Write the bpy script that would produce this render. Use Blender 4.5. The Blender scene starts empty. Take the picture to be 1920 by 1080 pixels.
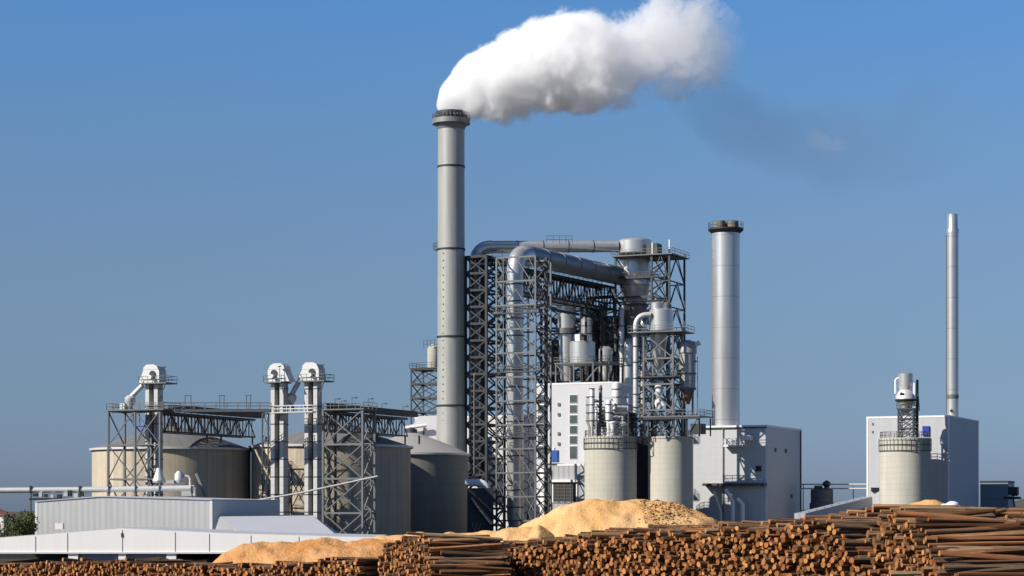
import bpy, bmesh, math, random
from mathutils import Vector, Matrix, noise
rnd = random.Random(7)
sc = bpy.context.scene
COL = sc.collection
R = math.radians
# ---------------------------------------------------------------- camera
EYE, HOR, FPX = 6.0, 962.0, 4000.0
cam = bpy.data.cameras.new('camera')
cam.sensor_width = 36; cam.lens = FPX / 1920 * 36; cam.clip_start = 1; cam.clip_end = 20000
cam.shift_y = (HOR - 540) / 1920
co = bpy.data.objects.new('camera', cam); COL.objects.link(co)
co.location = (0, 0, EYE); co.rotation_euler = (R(90), 0, 0)
sc.camera = co
# ---------------------------------------------------------------- light
SUN_EL, SUN_AZ = 34.0, 62.0          # azimuth: degrees left of straight behind the camera
world = bpy.data.worlds.new('World'); sc.world = world; world.use_nodes = True
nt = world.node_tree; bg = nt.nodes['Background']
sky = nt.nodes.new('ShaderNodeTexSky'); sky.sky_type = 'NISHITA'; sky.sun_disc = False
sky.sun_elevation = R(SUN_EL); sky.sun_rotation = R(180 + SUN_AZ)
sky.air_density = 1.0; sky.dust_density = 0.6; sky.ozone_density = 2.5; sky.altitude = 0
# the clear sky's own colour, corrected by height above the horizon (drier, bluer air than the sky model's)
wt = nt.nodes.new('ShaderNodeTexCoord'); ws = nt.nodes.new('ShaderNodeSeparateXYZ'); nt.links.new(wt.outputs['Generated'], ws.inputs[0])
wr = nt.nodes.new('ShaderNodeValToRGB'); nt.links.new(ws.outputs[2], wr.inputs[0])
SKYT = [(0.0, (.43, .575, 1.03)), (0.02, (.435, .575, 1.01)), (0.065, (.485, .60, .87)), (0.115, (.605, .69, .88)), (0.175, (.628, .82, 1.04)), (0.229, (.575, .94, 1.29)), (.42, (.2, .44, .78))]
el = wr.color_ramp.elements
el[0].position, el[0].color = SKYT[0][0], (*SKYT[0][1], 1); el[1].position, el[1].color = SKYT[-1][0], (*SKYT[-1][1], 1)
for p_, c_ in SKYT[1:-1]:
    e_ = el.new(p_); e_.color = (*c_, 1)
wm = nt.nodes.new('ShaderNodeMix'); wm.data_type = 'RGBA'; wm.blend_type = 'MULTIPLY'; wm.inputs[0].default_value = 1
nt.links.new(sky.outputs[0], wm.inputs['A']); nt.links.new(wr.outputs[0], wm.inputs['B']); nt.links.new(wm.outputs['Result'], bg.inputs[0])
bg.inputs[1].default_value = 0.072
sl = bpy.data.lights.new('sun', 'SUN'); sl.energy = 5.0; sl.angle = R(0.5); sl.color = (1, 0.93, 0.82)
so = bpy.data.objects.new('sun', sl); COL.objects.link(so)
sdir = Vector((-math.sin(R(SUN_AZ)) * math.cos(R(SUN_EL)), -math.cos(R(SUN_AZ)) * math.cos(R(SUN_EL)), math.sin(R(SUN_EL))))
so.rotation_euler = sdir.to_track_quat('Z', 'Y').to_euler(); so.location = (-100, -60, 120)
sc.view_settings.view_transform = 'Standard'; sc.view_settings.look = 'None'
sc.view_settings.exposure = 0.4; sc.view_settings.gamma = 1
sc.cycles.max_bounces = 32; sc.cycles.volume_bounces = 28
sc.cycles.volume_max_steps = 512; sc.cycles.volume_step_rate = .45
# ---------------------------------------------------------------- helpers
AL = R(24)
U = Vector((math.cos(AL), -math.sin(AL), 0)); V = Vector((math.sin(AL), math.cos(AL), 0)); Z = Vector((0, 0, 1))
X = Vector((1, 0, 0)); Y = Vector((0, 1, 0))
def W(px, py, D): return Vector(((px - 960) * D / FPX, D, EYE + (HOR - py) * D / FPX))
def GW(px, D): return Vector(((px - 960) * D / FPX, D, 0))
def zz(D, py): return EYE + (HOR - py) * D / FPX
def onl(O, d, px):
    k = (px - 960) / FPX
    return (k * O.y - O.x) / (d.x - k * d.y)
def onz(O, d, px, py):                      # point on the line O + d*u seen at column px, raised to row py
    p = O + d * onl(O, d, px); p.z = zz(p.y, py); return p

class MB:
    def __init__(s): s.v = []; s.f = []; s.m = []; s.s = []
    def add(s, vs, fs, m=0, smooth=False):
        b = len(s.v); s.v += [tuple(v) for v in vs]
        for f in fs: s.f.append([b + i for i in f]); s.m.append(m); s.s.append(smooth)
        return s
    def box(s, c, u, v, w, m=0):            # c = corner, u v w = edge vectors
        P = [c, c + u, c + u + v, c + v]; P += [p + w for p in P]
        return s.add(P, [(3, 2, 1, 0), (4, 5, 6, 7), (0, 1, 5, 4), (1, 2, 6, 5), (2, 3, 7, 6), (3, 0, 4, 7)], m)
    def cbox(s, c, a, b, h, m=0):           # c = middle of the bottom, a along U, b along V
        return s.box(c - U * a / 2 - V * b / 2, U * a, V * b, Z * h, m)
    def beam(s, p, q, w, h=None, m=0):
        h = h or w; d = (q - p)
        if d.length < 1e-6: return s
        dn = d.normalized(); a = dn.cross(Z)
        if a.length < 1e-3: a = U.copy()
        a.normalize(); b = dn.cross(a)
        return s.box(p - a * w / 2 - b * h / 2, a * w, b * h, d, m)
    def lathe(s, c, prof, n=40, m=0, cap=True, axis=None):
        vs = []; fs = []
        for (r, z) in prof:
            for i in range(n):
                t = 2 * math.pi * i / n
                vs.append(Vector((c.x + r * math.cos(t), c.y + r * math.sin(t), c.z + z)))
        for k in range(len(prof) - 1):
            for i in range(n):
                j = (i + 1) % n
                fs.append((k * n + i, k * n + j, (k + 1) * n + j, (k + 1) * n + i))
        s.add(vs, fs, m, True)
        if cap:
            b = len(s.v) - len(vs); L = len(prof) - 1
            s.f.append([b + L * n + i for i in range(n)]); s.m.append(m); s.s.append(False)
            s.f.append([b + n - 1 - i for i in range(n)]); s.m.append(m); s.s.append(False)
        return s
    def tube(s, pts, r, n=12, m=0):
        rs = r if isinstance(r, (list, tuple)) else [r] * len(pts)
        vs = []; fs = []; a = None
        for k, p in enumerate(pts):
            d = (pts[min(k + 1, len(pts) - 1)] - pts[max(k - 1, 0)]).normalized()
            if a is None: a = d.cross(Z) if abs(d.z) < .9 else d.cross(V)
            a = (a - d * a.dot(d)).normalized(); b = d.cross(a)
            for i in range(n):
                t = 2 * math.pi * i / n
                vs.append(p + a * rs[k] * math.cos(t) + b * rs[k] * math.sin(t))
        for k in range(len(pts) - 1):
            for i in range(n):
                j = (i + 1) % n
                fs.append((k * n + j, k * n + i, (k + 1) * n + i, (k + 1) * n + j))
        b0 = len(s.v); s.add(vs, fs, m, True)
        L = len(pts) - 1
        s.f.append([b0 + i for i in range(n)]); s.m.append(m); s.s.append(False)
        s.f.append([b0 + L * n + n - 1 - i for i in range(n)]); s.m.append(m); s.s.append(False)
        return s
    def prism(s, poly, d, m=0):             # poly = world points of one face, d = extrusion
        n = len(poly)
        return s.add(list(poly) + [p + d for p in poly], [tuple(range(n))[::-1], tuple(range(n, 2 * n))] + [(i, (i + 1) % n, n + (i + 1) % n, n + i) for i in range(n)], m)
    def rail(s, pts, h=1.1, sp=1.8, w=.07, m=0):
        for p, q in zip(pts, pts[1:]):
            n = max(1, round((q - p).length / sp))
            for i in range(n + 1):
                c = p.lerp(q, i / n); s.beam(c, c + Z * h, w, m=m)
            s.beam(p + Z * h, q + Z * h, w, m=m); s.beam(p + Z * h * .5, q + Z * h * .5, w, m=m)
        return s

def bend(pts, rad, n=6):                    # rounds the inner corners of a path
    out = [pts[0]]
    for i in range(1, len(pts) - 1):
        a, b, c = pts[i - 1], pts[i], pts[i + 1]
        p = b + (a - b).normalized() * rad; q = b + (c - b).normalized() * rad
        for k in range(n + 1):
            t = k / n; out.append(p * (1 - t) ** 2 + b * 2 * t * (1 - t) + q * t * t)
    out.append(pts[-1]); return out

INV = {}
def setp(o, label=None, cat=None, group=None, kind=None):
    if label: o['label'] = label
    if cat: o['category'] = cat
    if group: o['group'] = group
    if kind: o['kind'] = kind
def thing(name, base, label, cat, group=None, kind=None, rot=-AL):
    o = bpy.data.objects.new(name, None); COL.objects.link(o)
    o.location = base; o.rotation_euler = (0, 0, rot); o.empty_display_size = .5
    setp(o, label, cat, group, kind)
    INV[o.name] = (Matrix.Translation(base) @ Matrix.Rotation(rot, 4, 'Z')).inverted()
    return o
def mesh(name, mb, mats, inv, ang=40):
    me = bpy.data.meshes.new(name)
    me.from_pydata([inv @ Vector(v) for v in mb.v], [], mb.f)
    for m in (mats if isinstance(mats, (list, tuple)) else [mats]): me.materials.append(m)
    me.polygons.foreach_set('material_index', mb.m); me.polygons.foreach_set('use_smooth', mb.s)
    me.update()
    if any(mb.s): me.set_sharp_from_angle(angle=R(ang))
    return me
def part(name, mb, mats, parent, label=None):
    inv = INV[parent.name]
    o = bpy.data.objects.new(name, mesh(name, mb, mats, inv)); COL.objects.link(o)
    o.parent = parent; INV[o.name] = inv
    if label: o['label'] = label
    return o
def solo(name, mb, mats, base, label=None, cat=None, group=None, kind=None, rot=-AL):
    M = Matrix.Translation(base) @ Matrix.Rotation(rot, 4, 'Z')
    o = bpy.data.objects.new(name, mesh(name, mb, mats, M.inverted())); COL.objects.link(o)
    o.matrix_world = M; setp(o, label, cat, group, kind); return o

# ---------------------------------------------------------------- materials
def mat(name, col, rough=.6, metal=0., var=.15, vscale=.35, streak=0., rib=None, ring=None, seam=None, ang=None, bump=.0, col2=None, bscale=3., spec=.5, vary=None, speck=None, peel=None):
    m = bpy.data.materials.new(name); m.use_nodes = True; t = m.node_tree; N = t.nodes; L = t.links
    b = N['Principled BSDF']; b.inputs['Roughness'].default_value = rough; b.inputs['Metallic'].default_value = metal
    b.inputs['Specular IOR Level'].default_value = spec
    tc = N.new('ShaderNodeTexCoord'); sep = N.new('ShaderNodeSeparateXYZ'); L.new(tc.outputs['Object'], sep.inputs[0])
    def math_(op, a, c=None):
        n = N.new('ShaderNodeMath'); n.operation = op
        for i, q in enumerate((a, c)):
            if q is None: continue
            if isinstance(q, (int, float)): n.inputs[i].default_value = q
            else: L.new(q, n.inputs[i])
        return n.outputs[0]
    nz = N.new('ShaderNodeTexNoise'); nz.inputs['Scale'].default_value = vscale; nz.inputs['Detail'].default_value = 7; nz.inputs['Roughness'].default_value = .65
    L.new(tc.outputs['Object'], nz.inputs['Vector'])
    f = math_('MULTIPLY', math_('SUBTRACT', nz.outputs[0], .5), 2 * var)
    fac = math_('ADD', f, 1.0)
    if streak:
        mp = N.new('ShaderNodeMapping'); mp.inputs['Scale'].default_value = (1.6, 1.6, .07); L.new(tc.outputs['Object'], mp.inputs[0])
        n2 = N.new('ShaderNodeTexNoise'); n2.inputs['Scale'].default_value = 1.0; n2.inputs['Detail'].default_value = 5; L.new(mp.outputs[0], n2.inputs['Vector'])
        fac = math_('MULTIPLY', fac, math_('ADD', math_('MULTIPLY', math_('SUBTRACT', n2.outputs[0], .5), 2 * streak), 1.0))
    hgt = None
    def line(coord, per, width):
        fr = math_('FRACT', math_('DIVIDE', coord, per)); return math_('LESS_THAN', fr, width)
    if ring:                                # dark thin lines round at every ring[0] metres of height
        fac = math_('MULTIPLY', fac, math_('SUBTRACT', 1.0, math_('MULTIPLY', line(sep.outputs[2], ring[0], ring[1]), ring[2])))
    if seam:                                # vertical panel joints on flat walls
        xy = math_('ADD', sep.outputs[0], sep.outputs[1])
        fac = math_('MULTIPLY', fac, math_('SUBTRACT', 1.0, math_('MULTIPLY', line(xy, seam[0], seam[1]), seam[2])))
    if ang:                                 # vertical joints on round walls, ang = (count, width, depth)
        an = math_('MULTIPLY', math_('ARCTAN2', sep.outputs[1], sep.outputs[0]), ang[0] / (2 * math.pi))
        an = math_('ADD', an, 100.0)
        fr = math_('FRACT', an)
        fac = math_('MULTIPLY', fac, math_('SUBTRACT', 1.0, math_('MULTIPLY', math_('LESS_THAN', fr, ang[1]), ang[2])))
        wn = N.new('ShaderNodeTexWhiteNoise'); wn.noise_dimensions = '1D'; L.new(math_('FLOOR', an), wn.inputs['W'])
        fac = math_('MULTIPLY', fac, math_('ADD', math_('MULTIPLY', wn.outputs[0], ang[2]), 1 - ang[2] / 2))
    if speck:
        n6 = N.new('ShaderNodeTexNoise'); n6.inputs['Scale'].default_value = speck[0]; n6.inputs['Detail'].default_value = 4; n6.inputs['Roughness'].default_value = .8; L.new(tc.outputs['Object'], n6.inputs['Vector'])
        fac = math_('MULTIPLY', fac, math_('ADD', math_('MULTIPLY', math_('SUBTRACT', n6.outputs[0], .5), 2 * speck[1]), 1.0))
    if vary:                                # every log its own tint
        g = N.new('ShaderNodeNewGeometry'); oi = N.new('ShaderNodeObjectInfo')
        rr = math_('FRACT', math_('ADD', g.outputs['Random Per Island'], oi.outputs['Random']))
        fac = math_('MULTIPLY', fac, math_('ADD', math_('MULTIPLY', rr, vary), 1 - vary / 2))
    rgb = N.new('ShaderNodeRGB'); rgb.outputs[0].default_value = (*col, 1); c = rgb.outputs[0]
    if col2:
        mx = N.new('ShaderNodeMix'); mx.data_type = 'RGBA'; L.new(c, mx.inputs['A']); mx.inputs['B'].default_value = (*col2, 1)
        if vary:
            f2 = math_('FRACT', math_('MULTIPLY', rr, 7.31)); 
            L.new(f2, mx.inputs[0])
        else:
            n3 = N.new('ShaderNodeTexNoise'); n3.inputs['Scale'].default_value = vscale * .6; n3.inputs['Detail'].default_value = 8; L.new(tc.outputs['Object'], n3.inputs['Vector'])
            mr = N.new('ShaderNodeMapRange'); mr.inputs[1].default_value = .42; mr.inputs[2].default_value = .6; L.new(n3.outputs[0], mr.inputs[0]); L.new(mr.outputs[0], mx.inputs[0])
        c = mx.outputs['Result']
    if peel:                                # patches where the bark has come off
        n7 = N.new('ShaderNodeTexNoise'); n7.inputs['Scale'].default_value = 1.7; n7.inputs['Detail'].default_value = 5; n7.inputs['Roughness'].default_value = .7; L.new(tc.outputs['Object'], n7.inputs['Vector'])
        m7 = N.new('ShaderNodeMapRange'); m7.inputs[1].default_value = .56; m7.inputs[2].default_value = .64; L.new(n7.outputs[0], m7.inputs[0])
        x7 = N.new('ShaderNodeMix'); x7.data_type = 'RGBA'; L.new(m7.outputs[0], x7.inputs[0]); L.new(c, x7.inputs['A']); x7.inputs['B'].default_value = (*peel, 1); c = x7.outputs['Result']
    vm = N.new('ShaderNodeVectorMath'); vm.operation = 'SCALE'; L.new(c, vm.inputs[0]); L.new(fac, vm.inputs['Scale'])
    L.new(vm.outputs[0], b.inputs['Base Color'])
    hs = []
    if rib:
        xy = math_('ADD', sep.outputs[0], sep.outputs[1]); hs.append(math_('MULTIPLY', math_('SINE', math_('MULTIPLY', xy, 2 * math.pi / rib[0])), rib[1]))
    if bump:
        n4 = N.new('ShaderNodeTexNoise'); n4.inputs['Scale'].default_value = bscale; n4.inputs['Detail'].default_value = 6; L.new(tc.outputs['Object'], n4.inputs['Vector'])
        hs.append(math_('MULTIPLY', n4.outputs[0], bump))
    if hs:
        h = hs[0]
        for q in hs[1:]: h = math_('ADD', h, q)
        bp = N.new('ShaderNodeBump'); bp.inputs['Distance'].default_value = 1.; bp.inputs['Strength'].default_value = 1.; L.new(h, bp.inputs['Height']); L.new(bp.outputs[0], b.inputs['Normal'])
    return m
M_chim = mat('chimney_metal', (.34, .34, .315), .45, .2, .10, .3, streak=.24, ring=(3.05, .02, .10))
M_flue = mat('flue_metal', (.54, .535, .52), .34, .66, .10, .3, streak=.22, ring=(6.1, .02, .35))
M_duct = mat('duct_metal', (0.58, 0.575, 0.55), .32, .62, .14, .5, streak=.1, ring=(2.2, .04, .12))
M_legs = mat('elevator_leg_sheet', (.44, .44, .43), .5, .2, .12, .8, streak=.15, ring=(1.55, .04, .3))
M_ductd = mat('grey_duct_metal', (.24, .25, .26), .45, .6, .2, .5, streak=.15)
M_galv = mat('galvanised_sheet', (0.562, 0.562, 0.547), .45, .25, .10, .8, streak=.08, ring=(2.6, .05, .3))
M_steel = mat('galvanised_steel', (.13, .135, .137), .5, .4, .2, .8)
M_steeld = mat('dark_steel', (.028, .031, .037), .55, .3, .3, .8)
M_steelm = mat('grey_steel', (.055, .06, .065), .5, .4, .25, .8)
M_black = mat('blackened_metal', (.02, .02, .022), .6, 0, .3, 1.)
M_conc = mat('concrete', (.44, .42, .355), .85, 0, .16, .25, streak=.16, ring=(1.02, .06, .16), ang=(26, .05, .05), bump=.02)
M_tank = mat('weathered_tank_panels', (.43, .37, .28), .8, 0, .22, .3, streak=.30, ang=(46, .10, .13), bump=.01)
M_tankg = mat('grey_concrete_tank', (0.225, 0.225, 0.199), .8, 0, .12, .2, streak=.14, ring=(2.9, .03, .25), ang=(24, .03, .08))
M_roof = mat('tank_roof_sheet', (0.231, 0.224, 0.210), .55, .3, .15, .4, ang=(36, .1, .15))
M_white = mat('white_cladding', (.52, .525, .55), .5, 0, .05, .15, streak=.05, seam=(3., .02, .05), spec=.2, speck=(.9, .06))
M_grey = mat('grey_cladding', (.46, .47, .485), .5, .1, .06, .15, streak=.06, ring=(1.25, .05, .10), rib=(3.1, .005), spec=.2, speck=(.8, .08))
M_clad2 = mat('silver_cladding', (0.341, 0.353, 0.378), .5, .1, .05, .15, streak=.05, seam=(1.1, .06, .12), rib=(1.1, .03))
M_cream = mat('cream_panels', (.86, .83, .79), .6, 0, .05, .2, streak=.05)
M_corr = mat('corrugated_grey', (.54, .54, .53), .5, .2, .06, .3, streak=.12, rib=(.9, .006), seam=(.9, .12, .04))
M_wroof = mat('pale_roof_sheet', (.50, .51, .53), .45, .1, .08, .2, seam=(1.2, .05, .08))
M_trim = mat('white_trim', (.70, .70, .70), .5, 0, .04)
M_glass = mat('dark_glass', (.07, .09, .09), .25, 0, .3, .5)
M_gpane = mat('grey_blue_sheet', (.16, .20, .24), .5, 0, .2, .6, streak=.3)
M_blue = mat('blue_paint', (.012, .075, .32), .45, 0, .1)
M_dblue = mat('deep_blue_paint', (.01, .03, .28), .5, 0, .1)
M_rust = mat('rusty_metal', (.22, .12, .08), .75, .1, .3, 1.)
M_brown = mat('brown_flue_lining', (.17, .145, .11), .8, 0, .4, 1.5)
M_dust = mat('fresh_sawdust', (.60, .345, .14), .95, 0, .10, .35, bump=.12, col2=(.66, .42, .20), bscale=4, spec=.1, speck=(5., .35))
M_dusto = mat('orange_sawdust', (.50, .235, .085), .95, 0, .16, .6, bump=.12, col2=(.55, .30, .13), bscale=4, spec=.1, speck=(5., .5))
M_clod = mat('bark_clods', (.26, .14, .06), .95, 0, .4, 3., vary=.9, spec=.1)
M_bark = mat('log_bark', (.20, .080, .034), .9, 0, .35, 2.2, bump=.03, col2=(.17, .125, .08), vary=1.3, bscale=6, spec=.15, speck=(9., .5), peel=(.38, .19, .075))
M_cut = mat('log_cut_end', (.31, .145, .05), .8, 0, .22, 4., col2=(.20, .07, .022), vary=1.3, spec=.15, speck=(11., .4))
M_ground = mat('earth_yard', (.07, .062, .052), .95, 0, .3, .1, bump=.1, spec=.1)
M_hill = mat('far_fields', (.08, .085, .06), .95, 0, .3, .01, spec=.1)
M_leaf = mat('leaves', (.045, .075, .018), .8, 0, .5, 2., vary=.9, col2=(.09, .10, .03), spec=.2)
M_red = mat('red_tiles', (.30, .11, .07), .8, 0, .2)

# ---------------------------------------------------------------- setting
g = MB(); g.add([Vector(p) for p in ((-6000, -300, 0), (6000, -300, 0), (6000, 9000, 0), (-6000, 9000, 0))], [(0, 1, 2, 3)])
solo('ground', g, M_ground, Vector((0, 0, 0)), 'brown earth yard under the piles and buildings', 'ground', kind='structure', rot=0)
hl = MB(); vs = []; fs = []; n = 120
for i in range(n + 1):
    x = -1500 + 3000 * i / n
    h = 10 + 5 * noise.noise(Vector((x * .01, 3, 0))) + 3 * noise.noise(Vector((x * .05, 9, 0)))
    if x > 440: h += min(24, (x - 440) * .25)
    for (yy, k) in ((1750, 0), (1850, .7), (1950, 1), (2300, 0)): vs.append(Vector((x, yy, h * k)))
for i in range(n):
    for k in range(3): a = i * 4 + k; fs.append((a, a + 4, a + 5, a + 1))
hl.add(vs, fs, 0, True)
solo('distant_hills', hl, M_hill, Vector((0, 1900, 0)), 'low dark wooded rise on the horizon', 'hills', kind='structure', rot=0)

# ---------------------------------------------------------------- generic builders
def silo(px, D, rpx, py_eave, py_apex, label, wallm, roofm, group, name='storage_silo', flat=False, cat='silo', hatch=True):
    c = GW(px, D); r = rpx * D / FPX; ze = zz(D, py_eave); za = zz(D, py_apex)
    t = thing(name, c, label, cat, group)
    part('wall', MB().lathe(c, [(r, 0), (r, ze)], 72, cap=False), wallm, t)
    if flat:
        m = MB().lathe(c, [(r + .002, ze), (r + .14, ze + .002), (r + .14, ze + .35), (r - .4, ze + .42), (.05, ze + .5)], 72)
        part('roof_slab', m, M_conc, t)
        m = MB(); pts = [c + Vector((math.cos(a) * (r - .1), math.sin(a) * (r - .1), ze + .4)) for a in [2 * math.pi * i / 24 for i in range(25)]]
        m.rail(pts, 1.15, 1.2, .08); part('railing', m, M_steel, t)
    else:
        m = MB(); prof = [(r + .35, ze - .12), (r + .35, ze + .02)]
        for k in range(1, 9):
            q = k / 8; prof.append(((r + .35) * (1 - q) + 1.2 * q, ze + (za - ze) * (1.18 * q - .18 * q * q)))
        m.lathe(c, prof, 72); part('roof', m, roofm, t)
        part('eave_ring', MB().lathe(c, [(r + .36, ze - .3), (r + .5, ze - .29), (r + .5, ze + .1), (r + .36, ze + .12)], 72, cap=False), M_galv, t)
        m = MB(); m.lathe(c + Z * (za - .1), [(1.1, 0), (1.1, .8), (.3, 1.2)], 16); part('roof_cap', m, M_steelm, t)
    return t, c, r, ze

def lattice(t, o, a, d, z0, z1, nl, pw=.3, bw=.16, mats=None, mode='X', ring_every=1, dirs=None, rails=(), sides=(0, 1, 2, 3)):
    """posts, face bracing and level frames of a braced steel tower; o = front left foot, a wide, d deep"""
    m = mats or M_steel; u, v = dirs or (U, V)
    C = [o, o + u * a, o + u * a + v * d, o + v * d]
    C = [Vector((p.x, p.y, 0)) for p in C]
    for p in C: part('post', MB().beam(p + Z * z0, p + Z * z1, pw), m, t)
    zs = [z0 + (z1 - z0) * i / nl for i in range(nl + 1)]
    for k in sides:
        p, q = C[k], C[(k + 1) % 4]; mb = MB()
        for i in range(nl):
            lo, hi = zs[i], zs[i + 1]
            if mode == 'X':
                mb.beam(p + Z * lo, q + Z * hi, bw); mb.beam(q + Z * lo, p + Z * hi, bw)
            elif mode == 'K':
                mid = p.lerp(q, .5); mb.beam(p + Z * lo, mid + Z * hi, bw); mb.beam(q + Z * lo, mid + Z * hi, bw)
            else:
                s_, e_ = (p, q) if i % 2 else (q, p); mb.beam(s_ + Z * lo, e_ + Z * hi, bw)
        part('bracing', mb, m, t)
    for i in range(1, nl + 1, ring_every):
        mb = MB()
        for k in range(4): mb.beam(C[k] + Z * zs[i], C[(k + 1) % 4] + Z * zs[i], bw * 1.4, bw * 1.8)
        part('level_frame', mb, m, t)
    for (zp, ext) in rails: deck(t, o - u * ext - v * ext, a + 2 * ext, d + 2 * ext, zp, m)
    return C

def deck(t, o, a, d, z, m=None, rail=True, th=.22, name='platform'):
    m = m or M_steel; p = Vector((o.x, o.y, z))
    pl = part(name, MB().box(p, U * a, V * d, Z * th), m, t)
    if rail:
        q = p + Z * th; mb = MB(); mb.rail([q, q + U * a, q + U * a + V * d, q + V * d, q], 1.1, 1.7, .08)
        part('railing', mb, m, pl)
    return pl

def truss(t, p0, p1, h, w, n, m=None, cw=.28, bw=.15, dk=True, topz=0):
    """box girder between p0 and p1 (top chord, front side)"""
    m = m or M_steelm; d = (p1 - p0); f = d.normalized(); s = Z.cross(f).normalized() * w; s = s if s.y > 0 else -s
    for (k, off) in enumerate((Vector(), s)):
        part('top_chord', MB().beam(p0 + off, p1 + off, cw), m, t)
        part('bottom_chord', MB().beam(p0 + off - Z * h, p1 + off - Z * h, cw), m, t)
        mb = MB()
        for i in range(n):
            a = p0 + d * (i / n) + off; b = p0 + d * ((i + 1) / n) + off
            mb.beam(a, a - Z * h, bw)
            if i % 2: mb.beam(a, b - Z * h, bw)
            else: mb.beam(a - Z * h, b, bw)
            mb.beam(a + d * (.5 / n), a + d * (.5 / n) - Z * h, bw * .7)
        part('web_bracing', mb, m, t)
    mb = MB()
    for i in range(n + 1):
        a = p0 + d * (i / n); mb.beam(a, a + s, bw); mb.beam(a - Z * h, a + s - Z * h, bw)
        if i < n: mb.beam(a - Z * h, a + s + d / n - Z * h, bw)
    mb.beam(p0 + s * .5, p0 + s * .5 - Z * h, bw)
    part('cross_beams', mb, m, t)
    if dk:
        q = Vector(p0) + Z * (cw / 2 + .01); pl = part('walkway', MB().box(q, d, s, Z * .12), m, t)
        mb = MB(); mb.rail([q + Z * .12, q + d + Z * .12], 1.1, 2.2, .07); mb.rail([q + s + Z * .12, q + s + d + Z * .12], 1.1, 2.2, .07)
        part('railing', mb, m, pl)

def building(name, left, D, corner, right, py_top, label, wallm, roofm=None, parapet=True, cat='building', group=None, depth=None, trimm=None):
    O = GW(left, D); a = onl(O, U, corner); C = O + U * a
    dp = depth if depth else onl(C, V, right); zt = zz(C.y, py_top)
    t = thing(name, O, label, cat, group)
    m = MB(); P = [O, C, C + V * dp, O + V * dp]
    for k in range(4):
        p, q = P[k], P[(k + 1) % 4]; m.add([p, q, q + Z * zt, p + Z * zt], [(0, 1, 2, 3)])
    part('wall', m, wallm, t)
    if parapet:
        m = MB(); m.box(O + Z * (zt - .3) - U * .06 - V * .06, U * (a + .12), V * (dp + .12), Z * .36); part('roof', m, trimm or M_trim, t)
    return t, O, a, C, dp, zt

# ---------------------------------------------------------------- main chimney
D = 442.; k = D / FPX; c = GW(846, D)
t = thing('chimney', c, 'tallest chimney, pale grey with dark rim, giving off the white steam', 'chimney')
zt = zz(D, 222)
prof = [(30 * k, 0), (29 * k, zz(D, 850)), (27.6 * k, zz(D, 800)), (26.6 * k, zz(D, 760)), (25.8 * k, zz(D, 640)), (25.2 * k, zz(D, 400)), (25 * k, zt)]
part('shaft', MB().lathe(c, prof, 64), M_chim, t)
for py, rr in ((313, 25.4), (468, 25.9), (632, 26.5), (761, 27.5)):
    z = zz(D, py); part('band', MB().lathe(c, [(rr * k, z - .17), (rr * k + .09, z - .16), (rr * k + .09, z + .16), (rr * k, z + .17)], 64, cap=False), M_steeld, t)
z0 = zz(D, 240); z1 = zz(D, 210)
part('crown', MB().lathe(c, [(25.2 * k, z0 - .4), (29 * k, z0 + .6), (35.5 * k, z0 + .75), (35.5 * k, z0 + 1.75), (29 * k, z0 + 1.85)], 64, cap=False), mat('crown_metal', (.22, .22, .22), .5, .3), t)
m = MB().lathe(c, [(29 * k, z0 + 1.8), (28.6 * k, z1), (26.4 * k, z1 + .05), (26.2 * k, z0 + 1.6)], 64, cap=False)
rim = part('rim', m, M_black, t)
m = MB()
for i in range(28):
    a = 2 * math.pi * i / 28; d = Vector((math.cos(a), math.sin(a), 0)); q = c + d * 29.2 * k + Z * (z0 + 2.2)
    m.beam(q, q + Z * .55, .28)
part('rim_plates', m, M_steelm, rim)
m = MB(); m.rail([c + Vector((math.cos(a) * 35 * k, math.sin(a) * 35 * k, z0 + 1.75)) for a in [2 * math.pi * i / 24 for i in range(25)]], 1.1, 1, .06)
part('railing', m, M_steel, t)
p = Vector((c.x, c.y, zz(D, 468))) - U * 25 * k; m = MB().box(p - U * 1.0 - V * .7, U * 1.1, V * 1.4, Z * .2); pl = part('side_platform', m, M_steeld, t)
part('railing', MB().rail([p - U * 1.0 - V * .7 + Z * .2, p - U * 1 + V * .7 + Z * .2], 1.3, .7, .07).rail([p - U * 1.0 - V * .7 + Z * .2, p - V * .7 + Z * .2], 1.3, .7, .07), M_steeld, pl)
m = MB(); a0 = R(-90 - 33); d = Vector((math.cos(a0), math.sin(a0), 0))
for i in range(40):
    z = zz(D, 478) - i * 1.5
    if z < 24: break
    rr = 26.0 if z > 36 else 26.9 if z > 20 else 29.5
    q = c + d * (rr * k - .03) + Z * z; m.box(q - Vector((-d.y, d.x, 0)) * .17, Vector((-d.y, d.x, 0)) * .26, d * .1, Z * .2)
part('ladder_rungs', m, M_steel, t)
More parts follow.
